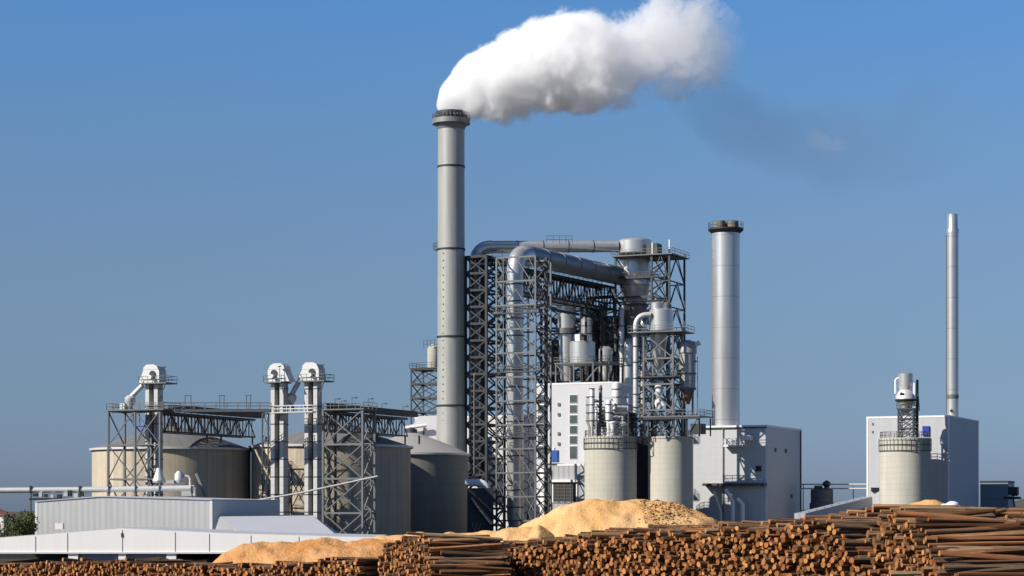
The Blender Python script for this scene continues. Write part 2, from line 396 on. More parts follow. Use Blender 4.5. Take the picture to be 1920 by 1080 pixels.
# ---------------------------------------------------------------- smoke
def smoke(name, stations, D, label, dens, wamp, nscale, colr, ox, oz, drift=None, stuff='stuff', aniso=0., wdt=.16, grow=1.12, tail=None):
    k = D / FPX; x0, x1 = stations[0][0], stations[-1][0]; Lm = (x1 - x0) * k
    base = W(x0, oz, D)
    mb = MB(); n = 28; vs = []; fs = []; S = []
    def at(px):
        for a, b in zip(stations, stations[1:]):
            if a[0] <= px <= b[0]:
                q = (px - a[0]) / (b[0] - a[0]); return [a[j] + (b[j] - a[j]) * q for j in (1, 2, 3)]
    nx = 60
    for i in range(nx + 1):
        q = i / nx; px = x0 + (x1 - x0) * q; cz, r, _ = at(px); r *= k
        if i in (0, nx): r *= .15
        P = W(px, cz, D)
        for j in range(n):
            a = 2 * math.pi * j / n; d = Vector((0, math.cos(a), math.sin(a)))
            e = 1 + .16 * noise.noise(Vector((P.x * .09, d.y * 2.1, d.z * 2.1 + 5))) + .07 * noise.noise(Vector((P.x * .3, d.y * 4, d.z * 4)))
            vs.append(P + d * r * grow * e)
    for i in range(nx):
        for j in range(n):
            b = (j + 1) % n; fs.append((i * n + b, i * n + j, (i + 1) * n + j, (i + 1) * n + b))
    mb.add(vs, fs, 0, True); mb.f.append(list(range(n))); mb.m.append(0); mb.s.append(False)
    mb.f.append([nx * n + j for j in range(n)][::-1]); mb.m.append(0); mb.s.append(False)
    m = bpy.data.materials.new(name + '_volume'); m.use_nodes = True; T = m.node_tree; N = T.nodes; L = T.links
    N.remove(N['Principled BSDF']); out = N['Material Output']
    pv = N.new('ShaderNodeVolumePrincipled'); L.new(pv.outputs[0], out.inputs['Volume'])
    pv.inputs['Color'].default_value = (*colr, 1); pv.inputs['Anisotropy'].default_value = aniso
    def mt(op, a, c=None, clamp=False):
        q = N.new('ShaderNodeMath'); q.operation = op; q.use_clamp = clamp
        for i, w in enumerate((a, c)):
            if w is None: continue
            if isinstance(w, (int, float)): q.inputs[i].default_value = w
            else: L.new(w, q.inputs[i])
        return q.outputs[0]
    tc = N.new('ShaderNodeTexCoord'); sp = N.new('ShaderNodeSeparateXYZ'); L.new(tc.outputs['Object'], sp.inputs[0])
    tt = mt('DIVIDE', sp.outputs[0], Lm)
    def curve(vals, lo, hi):
        fc = N.new('ShaderNodeFloatCurve'); L.new(tt, fc.inputs['Value']); cv = fc.mapping.curves[0]
        pts = [((s[0] - x0) / (x1 - x0), (v - lo) / (hi - lo)) for s, v in zip(stations, vals)]
        while len(cv.points) < len(pts): cv.points.new(.5, .5)
        for q, p in zip(cv.points, pts): q.location = p; q.handle_type = 'AUTO_CLAMPED'
        fc.mapping.update()
        return mt('ADD', mt('MULTIPLY', fc.outputs[0], hi - lo), lo)
    cz = curve([(oz - s[1]) * k for s in stations], -40, 40); rr = curve([s[2] * k for s in stations], 0, 20)
    dn = curve([s[3] for s in stations], 0, 1)
    nz = N.new('ShaderNodeTexNoise'); nz.inputs['Scale'].default_value = nscale; nz.inputs['Detail'].default_value = 8; nz.inputs['Roughness'].default_value = .60; nz.inputs['Distortion'].default_value = .5
    L.new(tc.outputs['Object'], nz.inputs['Vector'])
    dz = mt('SUBTRACT', sp.outputs[2], cz)
    dist = mt('DIVIDE', mt('SQRT', mt('ADD', mt('MULTIPLY', dz, dz), mt('MULTIPLY', sp.outputs[1], sp.outputs[1]))), rr)
    n2 = N.new('ShaderNodeTexNoise'); n2.inputs['Scale'].default_value = nscale * 2.6; n2.inputs['Detail'].default_value = 6; n2.inputs['Roughness'].default_value = .6; n2.inputs['Distortion'].default_value = 1.2
    L.new(tc.outputs['Object'], n2.inputs['Vector'])
    n1_ = mt('SUBTRACT', nz.outputs[0], .5); n2_ = mt('MULTIPLY', mt('ABSOLUTE', mt('SUBTRACT', n2.outputs[0], .5)), .85)
    t3 = mt('MULTIPLY', mt('MULTIPLY', tt, tt), tt)
    nn = mt('MULTIPLY', mt('ADD', n1_, n2_), mt('ADD', wamp, mt('MULTIPLY', t3, wamp * 3.2)))
    dd = mt('ADD', dist, nn)
    lim = mt('DIVIDE', mt('SUBTRACT', 1.0, dd), wdt, True)
    de = mt('MULTIPLY', mt('MULTIPLY', lim, dn), dens)
    L.new(de, pv.inputs['Density'])
    o = solo(name, mb, m, base, label, 'smoke', kind=stuff, rot=0)
    bm = bmesh.new(); bm.from_mesh(o.data); bmesh.ops.recalc_face_normals(bm, faces=bm.faces); bm.to_mesh(o.data); bm.free()
    return o
ST = [(818, 197, 18, 1), (826, 190, 30, 1), (838, 180, 37, 1), (855, 170, 49, 1), (880, 163, 66, 1), (920, 154, 80, 1), (960, 142, 86, 1), (1010, 126, 98, 1), (1060, 113, 100, .9), (1110, 116, 102, .6), (1150, 118, 94, .35), (1190, 98, 96, .28), (1235, 66, 104, .2), (1285, 82, 118, .17), (1330, 86, 100, .12), (1365, 88, 72, .06), (1400, 90, 40, 0)]
smoke('smoke_plume', ST, 442, 'thick white plume of steam drifting right from the tallest chimney', .62, 1.25, .16, (.998, .998, .998), 0, 215)
smoke('smoke_trail', [(1230, 160, 30, .1), (1280, 180, 55, .6), (1350, 210, 90, 1), (1430, 245, 100, 1), (1500, 270, 90, .9), (1600, 272, 110, .7), (1720, 250, 120, .35), (1860, 220, 80, 0)], 446, 'faint grey-blue haze trailing down to the right of the white steam', .0125, 1.2, .07, (.25, .3, .38), 0, 215)
smoke('smoke_wisp', [(1508, 262, 10, .2), (1530, 262, 24, 1), (1555, 268, 26, 1), (1590, 274, 14, .3)], 444, 'small pale wisp of steam floating apart in the blue sky', .03, 2.0, .28, (1, .97, .93), 0, 265)

# ---------------------------------------------------------------- big grain silos
silo(322, 400, 147, 843, 800, 'broad beige silo, leftmost, under the long steel walkway', M_tank, M_roof, 'broad low storage silos')
silo(621, 400, 149, 838, 797, 'broad beige silo behind the pair of white elevators', M_tank, M_roof, 'broad low storage silos')
silo(772, 424, 106, 852, 812, 'grey silo with pale conical roof in front of the tallest chimney foot', M_tankg, mat('pale_tank_roof', (.36, .35, .33), .6, .2, .1, .3), 'broad low storage silos')

# ---------------------------------------------------------------- bucket elevators
def elevator(px, D, py_top, flip, label, plat):
    k = D / FPX; c = GW(px, D); t = thing('bucket_elevator', c, label, 'elevator', 'white bucket elevators of the silos')
    zt = zz(D, py_top); zh = zz(D, py_top + 34); s = -1 if flip else 1
    for e in (-1, 1):
        m = MB(); m.cbox(c + U * (e * 9.5 * k), 8.2 * k, 1.7, zh + .3)
        leg = part('leg', m, M_legs, t)
        m = MB()
        z = 3
        while z < zh: m.cbox(c + U * (e * 9.5 * k) + Z * z, 8.2 * k + .14, 1.84, .14); z += 3.1
        part('flange', m, M_steelm, leg)
    part('dark_gap_plate', MB().box(c - U * 5 * k + V * .45 + Z * 2, U * 10 * k, V * .1, Z * (zh - 2)), M_black, t)  # black plate added to make the gap between the legs dark
    # head: rounded hood as a prism
    w = 18.5 * k; H = zt - zh
    pts = [(-w * 1.5, 0), (w, 0), (w, H * .62), (w * .72, H * .9), (w * .3, H), (-w * .5, H), (-w * .85, H * .85), (-w * .95, H * .6), (-w * 1.35, H * .15)]
    if flip: pts = [(-a, b) for a, b in pts][::-1]
    poly = [c + U * a + Z * (zh + b) - V * 1.1 for a, b in pts]
    hd = part('head', MB().prism(poly, V * 2.3), M_galv, t)
    a0 = c + U * (s * w * .25) + Z * (zh + H * .45) - V * 1.12
    ring = [a0 + U * (w * .38 * math.cos(a)) + Z * (w * .38 * math.sin(a)) for a in [2 * math.pi * i / 14 for i in range(14)]]
    part('drive_opening', MB().prism(ring, V * -.12), M_black, hd)
    motor = MB().tube([a0 - V * .15 - Z * .5, a0 - V * .9 - Z * .5], .35, 12); part('motor', motor, M_galv, hd)
    o = c - U * 2.2 - V * 1.8 if flip else c - U * 2.0 - V * 1.8
    deck(t, o, plat, 3.6, zh - .25, M_steel)
    q = o + U * plat; m = MB(); m.beam(Vector((q.x, q.y, zh - .3)), Vector((q.x, q.y, zh - 2.8)) - U * (plat - 4.2), .14); part('bracket', m, M_steelm, t)
    m = MB(); lp = Vector((q.x, q.y, zh)) - U * .3; m.beam(lp, lp + Z * 2.6, .08); m.beam(lp + Z * 2.6 - U * .3, lp + Z * 2.6 + U * .3, .18); part('lamp_mast', m, M_steeld, t)
    return t, c, zh
def spout(p, q, r, base, label):
    t = thing('grain_spout', base, label, 'chute')
    part('chute', MB().tube([p, p.lerp(q, .5), q], r, 12), M_galv, t)
    part('distributor', MB().lathe(q - Z * 1.6, [(.3, 0), (.95, .9), (.95, 1.6), (.5, 2.0)], 16), M_galv, t)
    m = MB(); m.cbox(q - Z * 2.4 - U * 1.3, 1.0, 1.2, 1.5); part('valve_box', m, M_galv, t)
    m = MB().tube([q - Z * 1.6, q - Z * 2.6 + U * .8], .3, 10); part('drive', m, M_steelm, t)
t1, c1, z1h = elevator(289, 376, 684, False, 'white bucket elevator standing alone before the leftmost silo', 5.6)
t2, c2, z2h = elevator(524, 376, 682, True, 'left one of the two white bucket elevators side by side', 3.6)
t3, c3, z3h = elevator(587, 376, 680, False, 'right one of the two white bucket elevators side by side', 5.2)
spout(W(268, 722, 376), W(244, 746, 376), .45, Vector((c1.x - 4, 376, zz(376, 768))), 'pale grain chute sloping left from the solitary elevator head')
spout(W(560, 716, 377), W(546, 742, 377), .45, Vector((c2.x + 2, 377, zz(377, 768))), 'pale grain chute between the two neighbouring elevator heads')
# connecting platform between elevators two and three
zp = zz(374, 775)
t = thing('steel_platform', Vector((c2.x, 374, zp)), 'grey steel platform bridging the two neighbouring elevators', 'platform')
o = GW(508, 374.5) - V * .5; deck(t, o, 8.6, 1.4, zp, M_galv)

# support frames and walkways over the silos
t = thing('support_tower', GW(203, 372), 'tall grey braced frame at the left end of the silo walkway', 'steel tower')
O = GW(203, 372); a = onl(O, U, 300); ztop = zz(370, 770)
lattice(t, O, a * .52, 5, 0, ztop, 4, .34, .17, M_steel, 'Z')
O2 = O + U * a * .52
for w_ in (0, 5):
    pass
part('post', MB().beam(O + U * a, O + U * a + Z * ztop, .3), M_steel, t)
m = MB()
for i in range(4):
    p = O2 + Z * (ztop * i / 4); q = O + U * a + Z * (ztop * (i + 1) / 4); m.beam(p, q, .17); m.beam(Vector((q.x, q.y, p.z)), Vector((p.x, p.y, q.z)), .12); m.beam(Vector((p.x, p.y, q.z)), q, .2)
part('bracing', m, M_steel, t)
deck(t, O - V * .5, a + 1, 5.4, ztop, M_steel)
m = MB(); zc = zz(372, 800); m.beam(W(250, 775, 371.5), W(250, 800, 371.5), .14); m.beam(W(250, 800, 371.5), W(275, 800, 371.5), .16); m.beam(W(262, 775, 371.5), W(262, 800, 371.5), .1); m.beam(W(275, 775, 371.5), W(275, 800, 371.5), .1)
part('hanging_frame', m, M_blue, t)

t = thing('silo_walkway', GW(300, 371), 'long horizontal steel walkway linking the solitary elevator to the pair', 'walkway')
p0 = W(300, 770, 369.5); p1 = p0 + U * onl(p0, U, 507)
p1 = W(507, 770, 369.5)
for off in (0, 1.6):
    part('girder', MB().beam(p0 + Y * off, p1 + Y * off, .3, .42), M_steel, t)
part('floor', MB().box(p0 + Z * .22, p1 - p0, Y * 1.6, Z * .08), M_steelm, t)
part('railing', MB().rail([p0 + Z * .3, p1 + Z * .3], 1.1, 2.0, .07).rail([p0 + Z * .3 + Y * 1.6, p1 + Z * .3 + Y * 1.6], 1.1, 2.0, .07), M_steel, t)
for px in (347, 358, 412, 420, 462, 470):
    part('stanchion', MB().beam(W(px, 768, 370.5), W(px, 741, 370.5), .09), M_steelm, t)
m = MB()
for px in (353, 416, 466): m.beam(W(px - 6, 742, 370.5), W(px + 6, 742, 370.5), .1)
part('stanchion_bar', m, M_steelm, t)

def conv_bridge(px0, py0, D0, px1, label, n, h=3.2, bow=False):
    O = W(px0, py0, D0); L = onl(O, V, px1); E = O + V * L
    t = thing('conveyor_bridge', Vector((O.x, O.y, 0)), label, 'conveyor bridge', 'dark lattice conveyor bridges over the silos')
    truss(t, O, E, h, 3.0, n, M_steelm, .3, .16)
    m = MB(); m.box(O + Z * .35 + U * .6, V * L, U * 1.6, Z * 1.1); part('conveyor_casing', m, M_steeld, t)
    for q in (.45, .97):
        for s_ in (0, 3): 
            p = O + V * (L * q) + U * s_ - Z * h; part('strut', MB().beam(p, p - Z * 1.6, .25), M_steeld, t)
    return t
conv_bridge(309, 775, 377, 478, 'dark lattice conveyor bridge crossing the leftmost silo roof', 14)
conv_bridge(606, 772, 377, 764, 'dark lattice conveyor bridge crossing the silo behind the paired elevators', 14)

t = thing('support_tower', GW(602, 371), 'grey cross-braced frame with a tall bright post right of the paired elevators', 'steel tower')
O = GW(606, 374); a = onl(O, U, 680)
lattice(t, O, a, 4.5, 0, zz(371, 768), 4, .36, .18, M_steel, 'X')
m = MB()
for i, py in enumerate((832, 895, 955)):
    p = W(678, py, 371); m.beam(p, p + U * 1.8, .2); m.beam(p + U * 1.8, p + U * 1.8 - Z * 1.6, .18); m.beam(p - Z * 1.8, p + U * 1.8, .14)
part('outrigger', m, M_steel, t)
deck(t, O - V * .4, a + .4, 5, zz(371, 768), M_steel)
t = thing('support_tower', GW(494, 372), 'slim grey post frame left of the paired elevators', 'steel tower')
O = GW(492, 380); lattice(t, O, 2.6, 2, 0, zz(380, 775), 5, .2, .11, M_steelm, 'Z')
t = thing('support_tower', GW(535, 378), 'low cross-tied frame bracing the paired elevators', 'steel tower')
O = GW(536, 379); a = onl(O, U, 574); lattice(t, O, a, 2, 0, zz(379, 880), 2, .2, .14, M_steel, 'X')
m = MB(); m.tube([W(436, 945, 366), W(560, 925, 366), W(708, 893, 366)], .16, 8)
solo('inclined_pipe', m, M_galv, GW(560, 366), 'thin pale pipe slanting up across the silos behind the elevators', 'pipe')
# lamps and small masts on bridge two
for px, py, D_ in ((628, 748, 385), (660, 746, 390), (690, 748, 395), (716, 757, 400), (756, 762, 405), (212, 762, 372), (640, 752, 400)):
    b = W(px, 775, D_); m = MB(); tp = W(px, py, D_); m.beam(b, tp, .08); m.beam(tp, tp + U * .8, .12)
    t = thing('lamp_post', b, {628: 'lamp mast nearest the paired elevators on the right bridge', 660: 'lamp mast second from the elevators on the right bridge', 690: 'lamp mast halfway along the right conveyor bridge', 716: 'lamp mast past the middle of the right conveyor bridge', 756: 'lamp mast at the far end of the right conveyor bridge', 212: 'lamp mast on the left corner of the silo walkway', 640: 'short lamp mast on the far side of the right bridge'}[px], 'lamp', 'small lamp masts on the silo bridges')
    part('mast', m, M_steelm, t); part('lamp_head', MB().beam(tp + U * .6, tp + U * 1.1, .22), M_steeld, t)

# ---------------------------------------------------------------- left pipe line and corrugated building
D = 318.
t = thing('pipeline', GW(0, D), 'long white horizontal pipe running over the corrugated shed at left', 'pipe')
part('pipe', MB().tube([W(-60, 920, D), W(180, 918, D), W(364, 915, D)], .42, 16), M_galv, t)
for px in (58, 150, 205, 255, 300, 360): 
    m = MB(); p = W(px, 918, D); m.lathe(Vector((p.x, p.y, 0)), [(.1, 0), (.1, p.z)], 8); m.box(p - X * .12 - Z * .55 - Y * .5, X * .24, Y * 1.0, Z * 1.1)
    part('support', m, M_steelm, t)
t = thing('valve_station', W(105, 935, D), 'cluster of white and black valve boxes hung under the left pipe', 'valves')
for i in range(9):
    px = 62 + i * 11 + rnd.uniform(-2, 2); p = W(px, rnd.uniform(930, 935), D - .8); s_ = rnd.uniform(.4, .8)
    part('valve_box', MB().box(p, X * s_, Y * .8, Z * rnd.uniform(.4, 1.0)), M_galv if i % 2 else M_black, t)
part('base_beam', MB().beam(W(55, 936, D - .6), W(160, 935, D - .6), .3), M_steeld, t)
t = thing('filter_unit', W(320, 935, D + 4), 'cluster of white blowers and bent pipes above the corrugated shed', 'filter')
def wb(px0, py0, px1, py1, D_, dp=1.2): return MB().box(W(px0, py1, D_), X * ((px1 - px0) * D_ / FPX), Y * dp, Z * ((py1 - py0) * D_ / FPX))
part('blower', MB().lathe(W(298, 905, D + 4), [(.9, 0), (1.0, .3), (.7, 1.0), (.35, 2.2)], 16), M_galv, t)
part('blower', MB().lathe(W(336, 908, D + 4), [(.6, 0), (.7, .3), (.7, 1.5), (.3, 2.0)], 16), M_galv, t)
part('elbow_pipe', MB().tube(bend([W(345, 893, D + 4), W(357, 893, D + 4), W(357, 915, D + 4)], .6), .22, 10), M_galv, t)
part('cabinet', wb(340, 913, 366, 930, D + 3), M_galv, t)
part('cabinet', wb(312, 900, 326, 906, D + 3), M_galv, t)
part('base_frame', MB().beam(W(278, 934, D + 3), W(372, 934, D + 3), .3), M_steel, t)
part('inclined_chute', MB().beam(W(368, 888, D + 6), W(386, 932, D + 6), 1.0, .4), M_tankg, t)
for px in (285, 320, 368): part('stand', MB().beam(W(px, 934, D + 3), W(px, 962, D + 3) - Z * 5.9, .2), M_steel, t)

# corrugated building: front faces the camera squarely (its gable is barely turned)
D = 305.
t = thing('corrugated_shed', GW(230, D), 'pale grey corrugated shed with a flat gable below the white pipe', 'shed', rot=-R(8))
A8 = R(4); u8 = Vector((math.cos(A8), -math.sin(A8), 0)); v8 = Vector((math.sin(R(28)), math.cos(R(28)), 0))
O = GW(66, D); a = onl(O, u8, 398); zs = lambda py: zz(D - 3, py)
fr = [O, O + u8 * a, O + u8 * a + Z * zs(938), O + u8 * a * .42 + Z * zs(932), O + u8 * a * .36 + Z * zs(932), O + Z * zs(941)]
dp = 17.
m = MB().prism(fr, v8 * dp); part('wall', m, M_corr, t)
m = MB()
for i in (2, 3, 4): 
    p, q = fr[i], fr[i + 1]; p = p + Z * .02; q = q + Z * .02; m.box(p - v8 * .15, q - p, v8 * (dp + .3), Z * .14)
part('roof', m, M_wroof, t)
part('corner_trim', MB().box(O + u8 * (a - .35) - v8 * .05, u8 * .38, v8 * .05, Z * zs(938)), M_trim, t)
part('corner_trim', MB().box(O - v8 * .05, u8 * .38, v8 * .05, Z * zs(941)), M_trim, t)
q = O + u8 * (a + .004); part('dark_side_box', MB().box(q + v8 * 1.5, u8 * 3.4, v8 * 13, Z * zs(968)), mat('dark_side_navy', (.035, .055, .10), .5, 0, .2, .6, streak=.2, seam=(1.2, .05, .2)), t)  # box added for the shed's right side, dark navy put into its colour
part('roof_box', MB().box(W(103, 992, D - 6), X * 1.1, Y * 1, Z * .8), M_cream, t)

# front cream building with fascia
D = 258.
t = thing('loading_hall', GW(230, D), 'long low cream hall with open bays, lowest building at bottom left', 'building', rot=0)
zb = zz(D, 1038)
top = [(-60, 1014), (0, 1009), (228, 991), (420, 1000), (628, 1006), (705, 1008)]
m = MB(); dpf = 1.2
for (a_, b_) in zip(top, top[1:]):
    m.prism([Vector((W(a_[0], 0, D).x, D, zb)), Vector((W(b_[0], 0, D).x, D, zb)), W(b_[0], b_[1], D), W(a_[0], a_[1], D)], Y * dpf)
part('fascia', m, M_cream, t)
m = MB()
for px, py in ((66, 1005), (126, 999), (229, 993), (328, 997), (392, 1000), (470, 1003), (560, 1005)):
    m.box(W(px, 1037, D - .03), X * .06, Y * .03, Z * ((1037 - py - 1) * D / FPX))
part('panel_joints', m, M_steel, t)
part('lower_trim', MB().box(W(-60, 1038, D - .12), X * 49.5, Y * .12, Z * .22), M_trim, t)
m = MB()
for (a_, b_) in zip(top, top[1:]):
    m.prism([W(a_[0], a_[1], D) + Y * .05, W(b_[0], b_[1], D) + Y * .05, W(b_[0], b_[1], D) + Y * .05 + Z * .1, W(a_[0], a_[1], D) + Y * .05 + Z * .1], Y * 24)
part('roof', m, M_wroof, t)
for px, w_ in ((128, 18), (222, 14), (312, 18), (560, 16)):
    part('pillar', MB().box(GW(px, D + .1), X * (w_ * D / FPX), Y * .8, Z * (zb - .01)), M_cream, t)
for px, w_ in ((147, 74), (237, 74)):
    part('bay_screen', MB().box(GW(px, D + .5), X * (w_ * D / FPX), Y * .1, Z * (zb - .06)), M_gpane, t)
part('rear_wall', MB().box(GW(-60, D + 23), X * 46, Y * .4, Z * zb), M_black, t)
part('vent', MB().box(W(227, 1007, D - .1), X * .18, Y * .1, Z * .5), M_steeld, t)
# white pitched roof between
D = 285.
t = thing('store_shed', GW(540, D), 'low shed with a broad pale pitched roof before the silos', 'shed', rot=0)
A_, B_, C_, D_ = W(455, 1004, D - 8), W(632, 1004, D - 8), W(586, 966, D + 6), W(412, 968, D + 6)
m = MB().add([A_, B_, C_, D_, W(642, 1004, D + 20), W(400, 1004, D + 20)], [(0, 1, 2, 3), (1, 4, 2), (2, 4, 5, 3), (3, 5, 0)]); part('roof', m, M_wroof, t)
A2, B2 = A_ + X * .3 - Z * .1, B_ - X * .3 - Z * .1
m = MB(); m.box(Vector((A2.x, A2.y + .4, 0)), X * (B2.x - A2.x), Y * 20, Z * (A2.z)); part('wall', m, M_cream, t)
part('ridge_cap', MB().beam(C_, D_, .35, .2), M_steelm, t)
part('gutter', MB().beam(A_ - Y * .1, B_ - Y * .1, .22), M_trim, t)

# far left bits: white house, hedge
D = 420.
t = thing('house', GW(-20, D), 'small white house with red roof at the left edge behind the bushes', 'house', rot=0)
part('wall', MB().box(GW(-60, D), X * 7.0, Y * 8, Z * zz(D, 966)), M_cream, t)
a_, b_ = W(-62, 966, D - .3), W(10, 966, D - .3); m = MB().prism([a_, b_, (a_ + b_) / 2 + Z * 1.6], Y * 8.6); part('roof', m, M_red, t)
part('window', MB().box(W(-22, 985, D - .06), X * 1.0, Y * .06, Z * 1.2), M_glass, t)
def bush(px, D, w, h, n, label, z0=0, kind=None, seed=1):
    r_ = random.Random(seed); c = GW(px, D); c.z = z0
    t = thing('bush', c, label, 'bush', 'bushes at the left edge', rot=0)
    m = MB()
    for i in range(5):
        a = 2 * math.pi * i / 5; m.tube([c, c + Vector((math.cos(a) * w * .2, math.sin(a) * w * .2, h * .5)), c + Vector((math.cos(a) * w * .3, math.sin(a) * w * .3, h * .85))], [.09, .06, .02], 5)
    part('stem', m, M_bark, t)
    m = MB()
    L_ = [(r_.uniform(-.35, .35) * w, r_.uniform(-.35, .35) * w, r_.uniform(.3, .8) * h, r_.uniform(.14, .28) * min(w, h)) for _ in range(16)]
    for i in range(n):
        l = r_.choice(L_); d = Vector((r_.gauss(0, 1), r_.gauss(0, 1), r_.gauss(0, 1))).normalized() * l[3] * r_.uniform(.6, 1.15)
        p = c + Vector(l[:3]) + d
        if p.z < .1 + z0: continue
        s = r_.uniform(.09, .2); q = Vector((r_.uniform(-1, 1), r_.uniform(-1, 1), r_.uniform(-1, 1))).normalized() * s; w2 = q.cross(Vector((r_.uniform(-1, 1), r_.uniform(-1, 1), .3))).normalized() * s
        m.add([p - q, p - w2 * .6, p + q, p + w2 * .6], [(0, 1, 2, 3)])
    part('foliage', m, M_leaf, t)
bush(34, 300, 5.2, 6.3, 2600, 'leafy green bush left of the corrugated shed', seed=3)
bush(55, 310, 2.6, 7.2, 1500, 'narrow dark bush touching the corrugated shed corner', seed=5)
bush(10, 330, 4.6, 5.0, 1500, 'low dark bush at the very left edge', seed=8)

# ---------------------------------------------------------------- rear white hall behind the chimney
t, O, a, C, dp, zt = building('process_hall', 778, 462, 1003, 0, 778, 'white hall half hidden behind the tallest chimney, with blue sign panel', M_white, depth=22)
p = onz(O, U, 893, 855) - V * .12; part('blue_panel', MB().box(p, U * onl(O, U, 922) - U * onl(O, U, 893), V * .1, Z * 4.1), M_blue, t)
# white hopper hood left of the chimney
c = W(800, 850, 446)
t = thing('dust_hood', c, 'white rounded hood peeping out left of the chimney foot', 'duct')
poly = [W(762, 812, 446), W(756, 800, 446), W(775, 795, 446), W(786, 780, 446), W(822, 779, 446), W(826, 845, 446), W(790, 845, 446)]
part('hood', MB().prism(poly[::-1], V * 6), M_trim, t)
part('dark_joint', MB().beam(W(795, 800, 445.8), W(794, 822, 445.8), .2), M_steeld, t)
part('side_pipe', MB().tube([W(760, 803, 445), W(800, 797, 445)], .35, 10), M_trim, t)
t = thing('equipment_tower', GW(772, 470), 'small dark lattice tower left behind the tallest chimney', 'steel tower')
O = GW(771, 470); a = onl(O, U, 822); lattice(t, O, a, 6, 0, zz(470, 693), 12, .3, .2, M_steelm, 'X', rails=((zz(470, 692), .3),))
c = GW(814, 472); t = thing('small_vessel', Vector((c.x, c.y, zz(472, 693))), 'small beige vessel on the dark lattice tower behind the chimney', 'vessel')
z = zz(472, 691); part('body', MB().lathe(c + Z * z, [(1.3, 0), (1.5, .4), (1.5, 4.6), (.6, 5.4)], 24), M_conc, t)
part('guard_rail', MB().rail([c + Z * (z + 4.4) - U * 1.9 - V * 1.4, c + Z * (z + 4.4) + U * 1.6 - V * 1.4, c + Z * (z + 4.4) + U * 1.6 + V * 1.4], 1.8, .9, .08), M_steelm, t)

# ---------------------------------------------------------------- duct towers and ducts
t = thing('duct_tower', GW(932, 407), 'grey lattice tower wrapped round a vertical silver duct', 'steel tower')
O = GW(931, 407); a = onl(O, U, 1004); zt = zz(407, 484)
C = lattice(t, O, a, 7.4, 0, zt, 12, .30, .17, M_steel, 'X', sides=(1, 2, 3))
m = MB()
for i in range(9):
    for f0, f1 in ((0, .18), (.82, 1)):
        lo, hi = zt * i / 9, zt * (i + 1) / 9; mid = (lo + hi) / 2; p = O + U * a
        m.beam(O.lerp(p, f0) + Z * lo, O.lerp(p, f1) + Z * mid, .12); m.beam(O.lerp(p, f1) + Z * mid, O.lerp(p, f0) + Z * hi, .12)
    m.beam(O.lerp(p, .5) + Z * hi, p + Z * lo, .17)
    if i % 2: m.beam(O + Z * lo, O.lerp(p, .5) + Z * hi, .17)
    m.beam(O.lerp(p, .18) + Z * lo, O.lerp(p, .18) + Z * hi, .12)
part('front_bracing', m, M_steel, t)
part('inner_post', MB().beam(O + U * (a + .9) + V * 3 , O + U * (a + .9) + V * 3 + Z * zt, .55), M_steeld, t)
m = MB()
for i in range(24):
    lo, hi = zt * i / 24, zt * (i + 1) / 24; p = O + U * a; q = O + U * (a + .9) + V * 3
    if i % 2: p, q = q, p
    m.beam(p + Z * lo, q + Z * hi, .16)
part('stair_bracing', m, M_steeld, t)
for z in (zz(407, 820), zz(407, 590), zz(407, 700)): deck(t, O - U * .8 - V * .8, a + 1.8, 1.2, z, M_steelm)
# dark tower
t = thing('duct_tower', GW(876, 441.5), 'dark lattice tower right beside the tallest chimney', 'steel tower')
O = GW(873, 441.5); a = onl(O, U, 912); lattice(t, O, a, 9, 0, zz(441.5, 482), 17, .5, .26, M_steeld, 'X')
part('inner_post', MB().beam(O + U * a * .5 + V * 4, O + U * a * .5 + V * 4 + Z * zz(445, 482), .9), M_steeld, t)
part('riser_pipe', MB().tube(bend([W(893, 700, 436), W(889, 702, 436), W(889, 900, 436)], .3), .16, 8), M_steel, t)
m = MB()
for i in range(14):
    z0_, z1_ = zz(443, 480) * i / 14, zz(443, 480) * (i + 1) / 14; p = O + V * 2; q = O + U * a + V * 6
    if i % 2: p, q = q, p
    m.beam(p + Z * z0_, q + Z * z1_, .3)
part('stair', m, M_steeld, t)
# ducts
vx = O
Pd = GW(966, 410.5)
t = thing('silver_duct', Pd, 'large silver duct rising in the lattice tower then turning back at the top', 'duct')
ztp = zz(410.5, 474)
P1 = Pd + Z * 4.5; P2 = Pd + Z * ztp; P2b = P2 + V * 3.4
P3 = GW(1168, 452); P3.z = P2.z; VB = (P3 - P2).normalized()
rise = part('riser', MB().tube([Pd + Z * 2.5, Pd + Z * 5, Pd + Z * (ztp - 4.5)], [1.0, 1.6, 1.6], 28), M_duct, t)
z = 7
while z < ztp - 5:
    part('flange', MB().lathe(Pd + Z * z, [(1.6, 0), (1.78, .02), (1.78, .22), (1.6, .24)], 28, cap=False), M_steelm, rise); z += 3.3
part('elbow', MB().tube(bend([Pd + Z * (ztp - 4.5), P2, P2 + VB * 4.5], 4.3, 8), [1.6] + [1.6 + .35 * i / 8 for i in range(9)] + [1.95], 28), M_duct, t)
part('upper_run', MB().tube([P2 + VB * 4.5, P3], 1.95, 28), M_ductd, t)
m = MB()
for i in range(1, 6):
    q = P2 + VB * (4.5 + i * 6.6); m.tube([q, q + VB * .18], 2.03, 28)
part('run_flanges', m, M_ductd, t)
L = (P3 - P2).length
t = thing('duct_bridge', Vector((P2.x, P2.y, 0)), 'dark steel truss carrying the big duct back to the cyclone', 'truss bridge')
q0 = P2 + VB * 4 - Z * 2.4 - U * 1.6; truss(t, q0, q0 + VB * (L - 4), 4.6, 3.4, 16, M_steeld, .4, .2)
q1 = q0 + VB * 1 - Z * 7 + U * .3; part('lower_rail_beam', MB().beam(q1, q1 + VB * (L - 10), .5), M_steeld, t)
for f_ in (.62, .8):
    p = q0 + VB * (L * f_) - Z * 4.6
    for e in (0, 3.4): part('leg', MB().beam(p + U * e, Vector((p.x, p.y, zz(432, 720))) + U * e, .4), M_steeld, t)
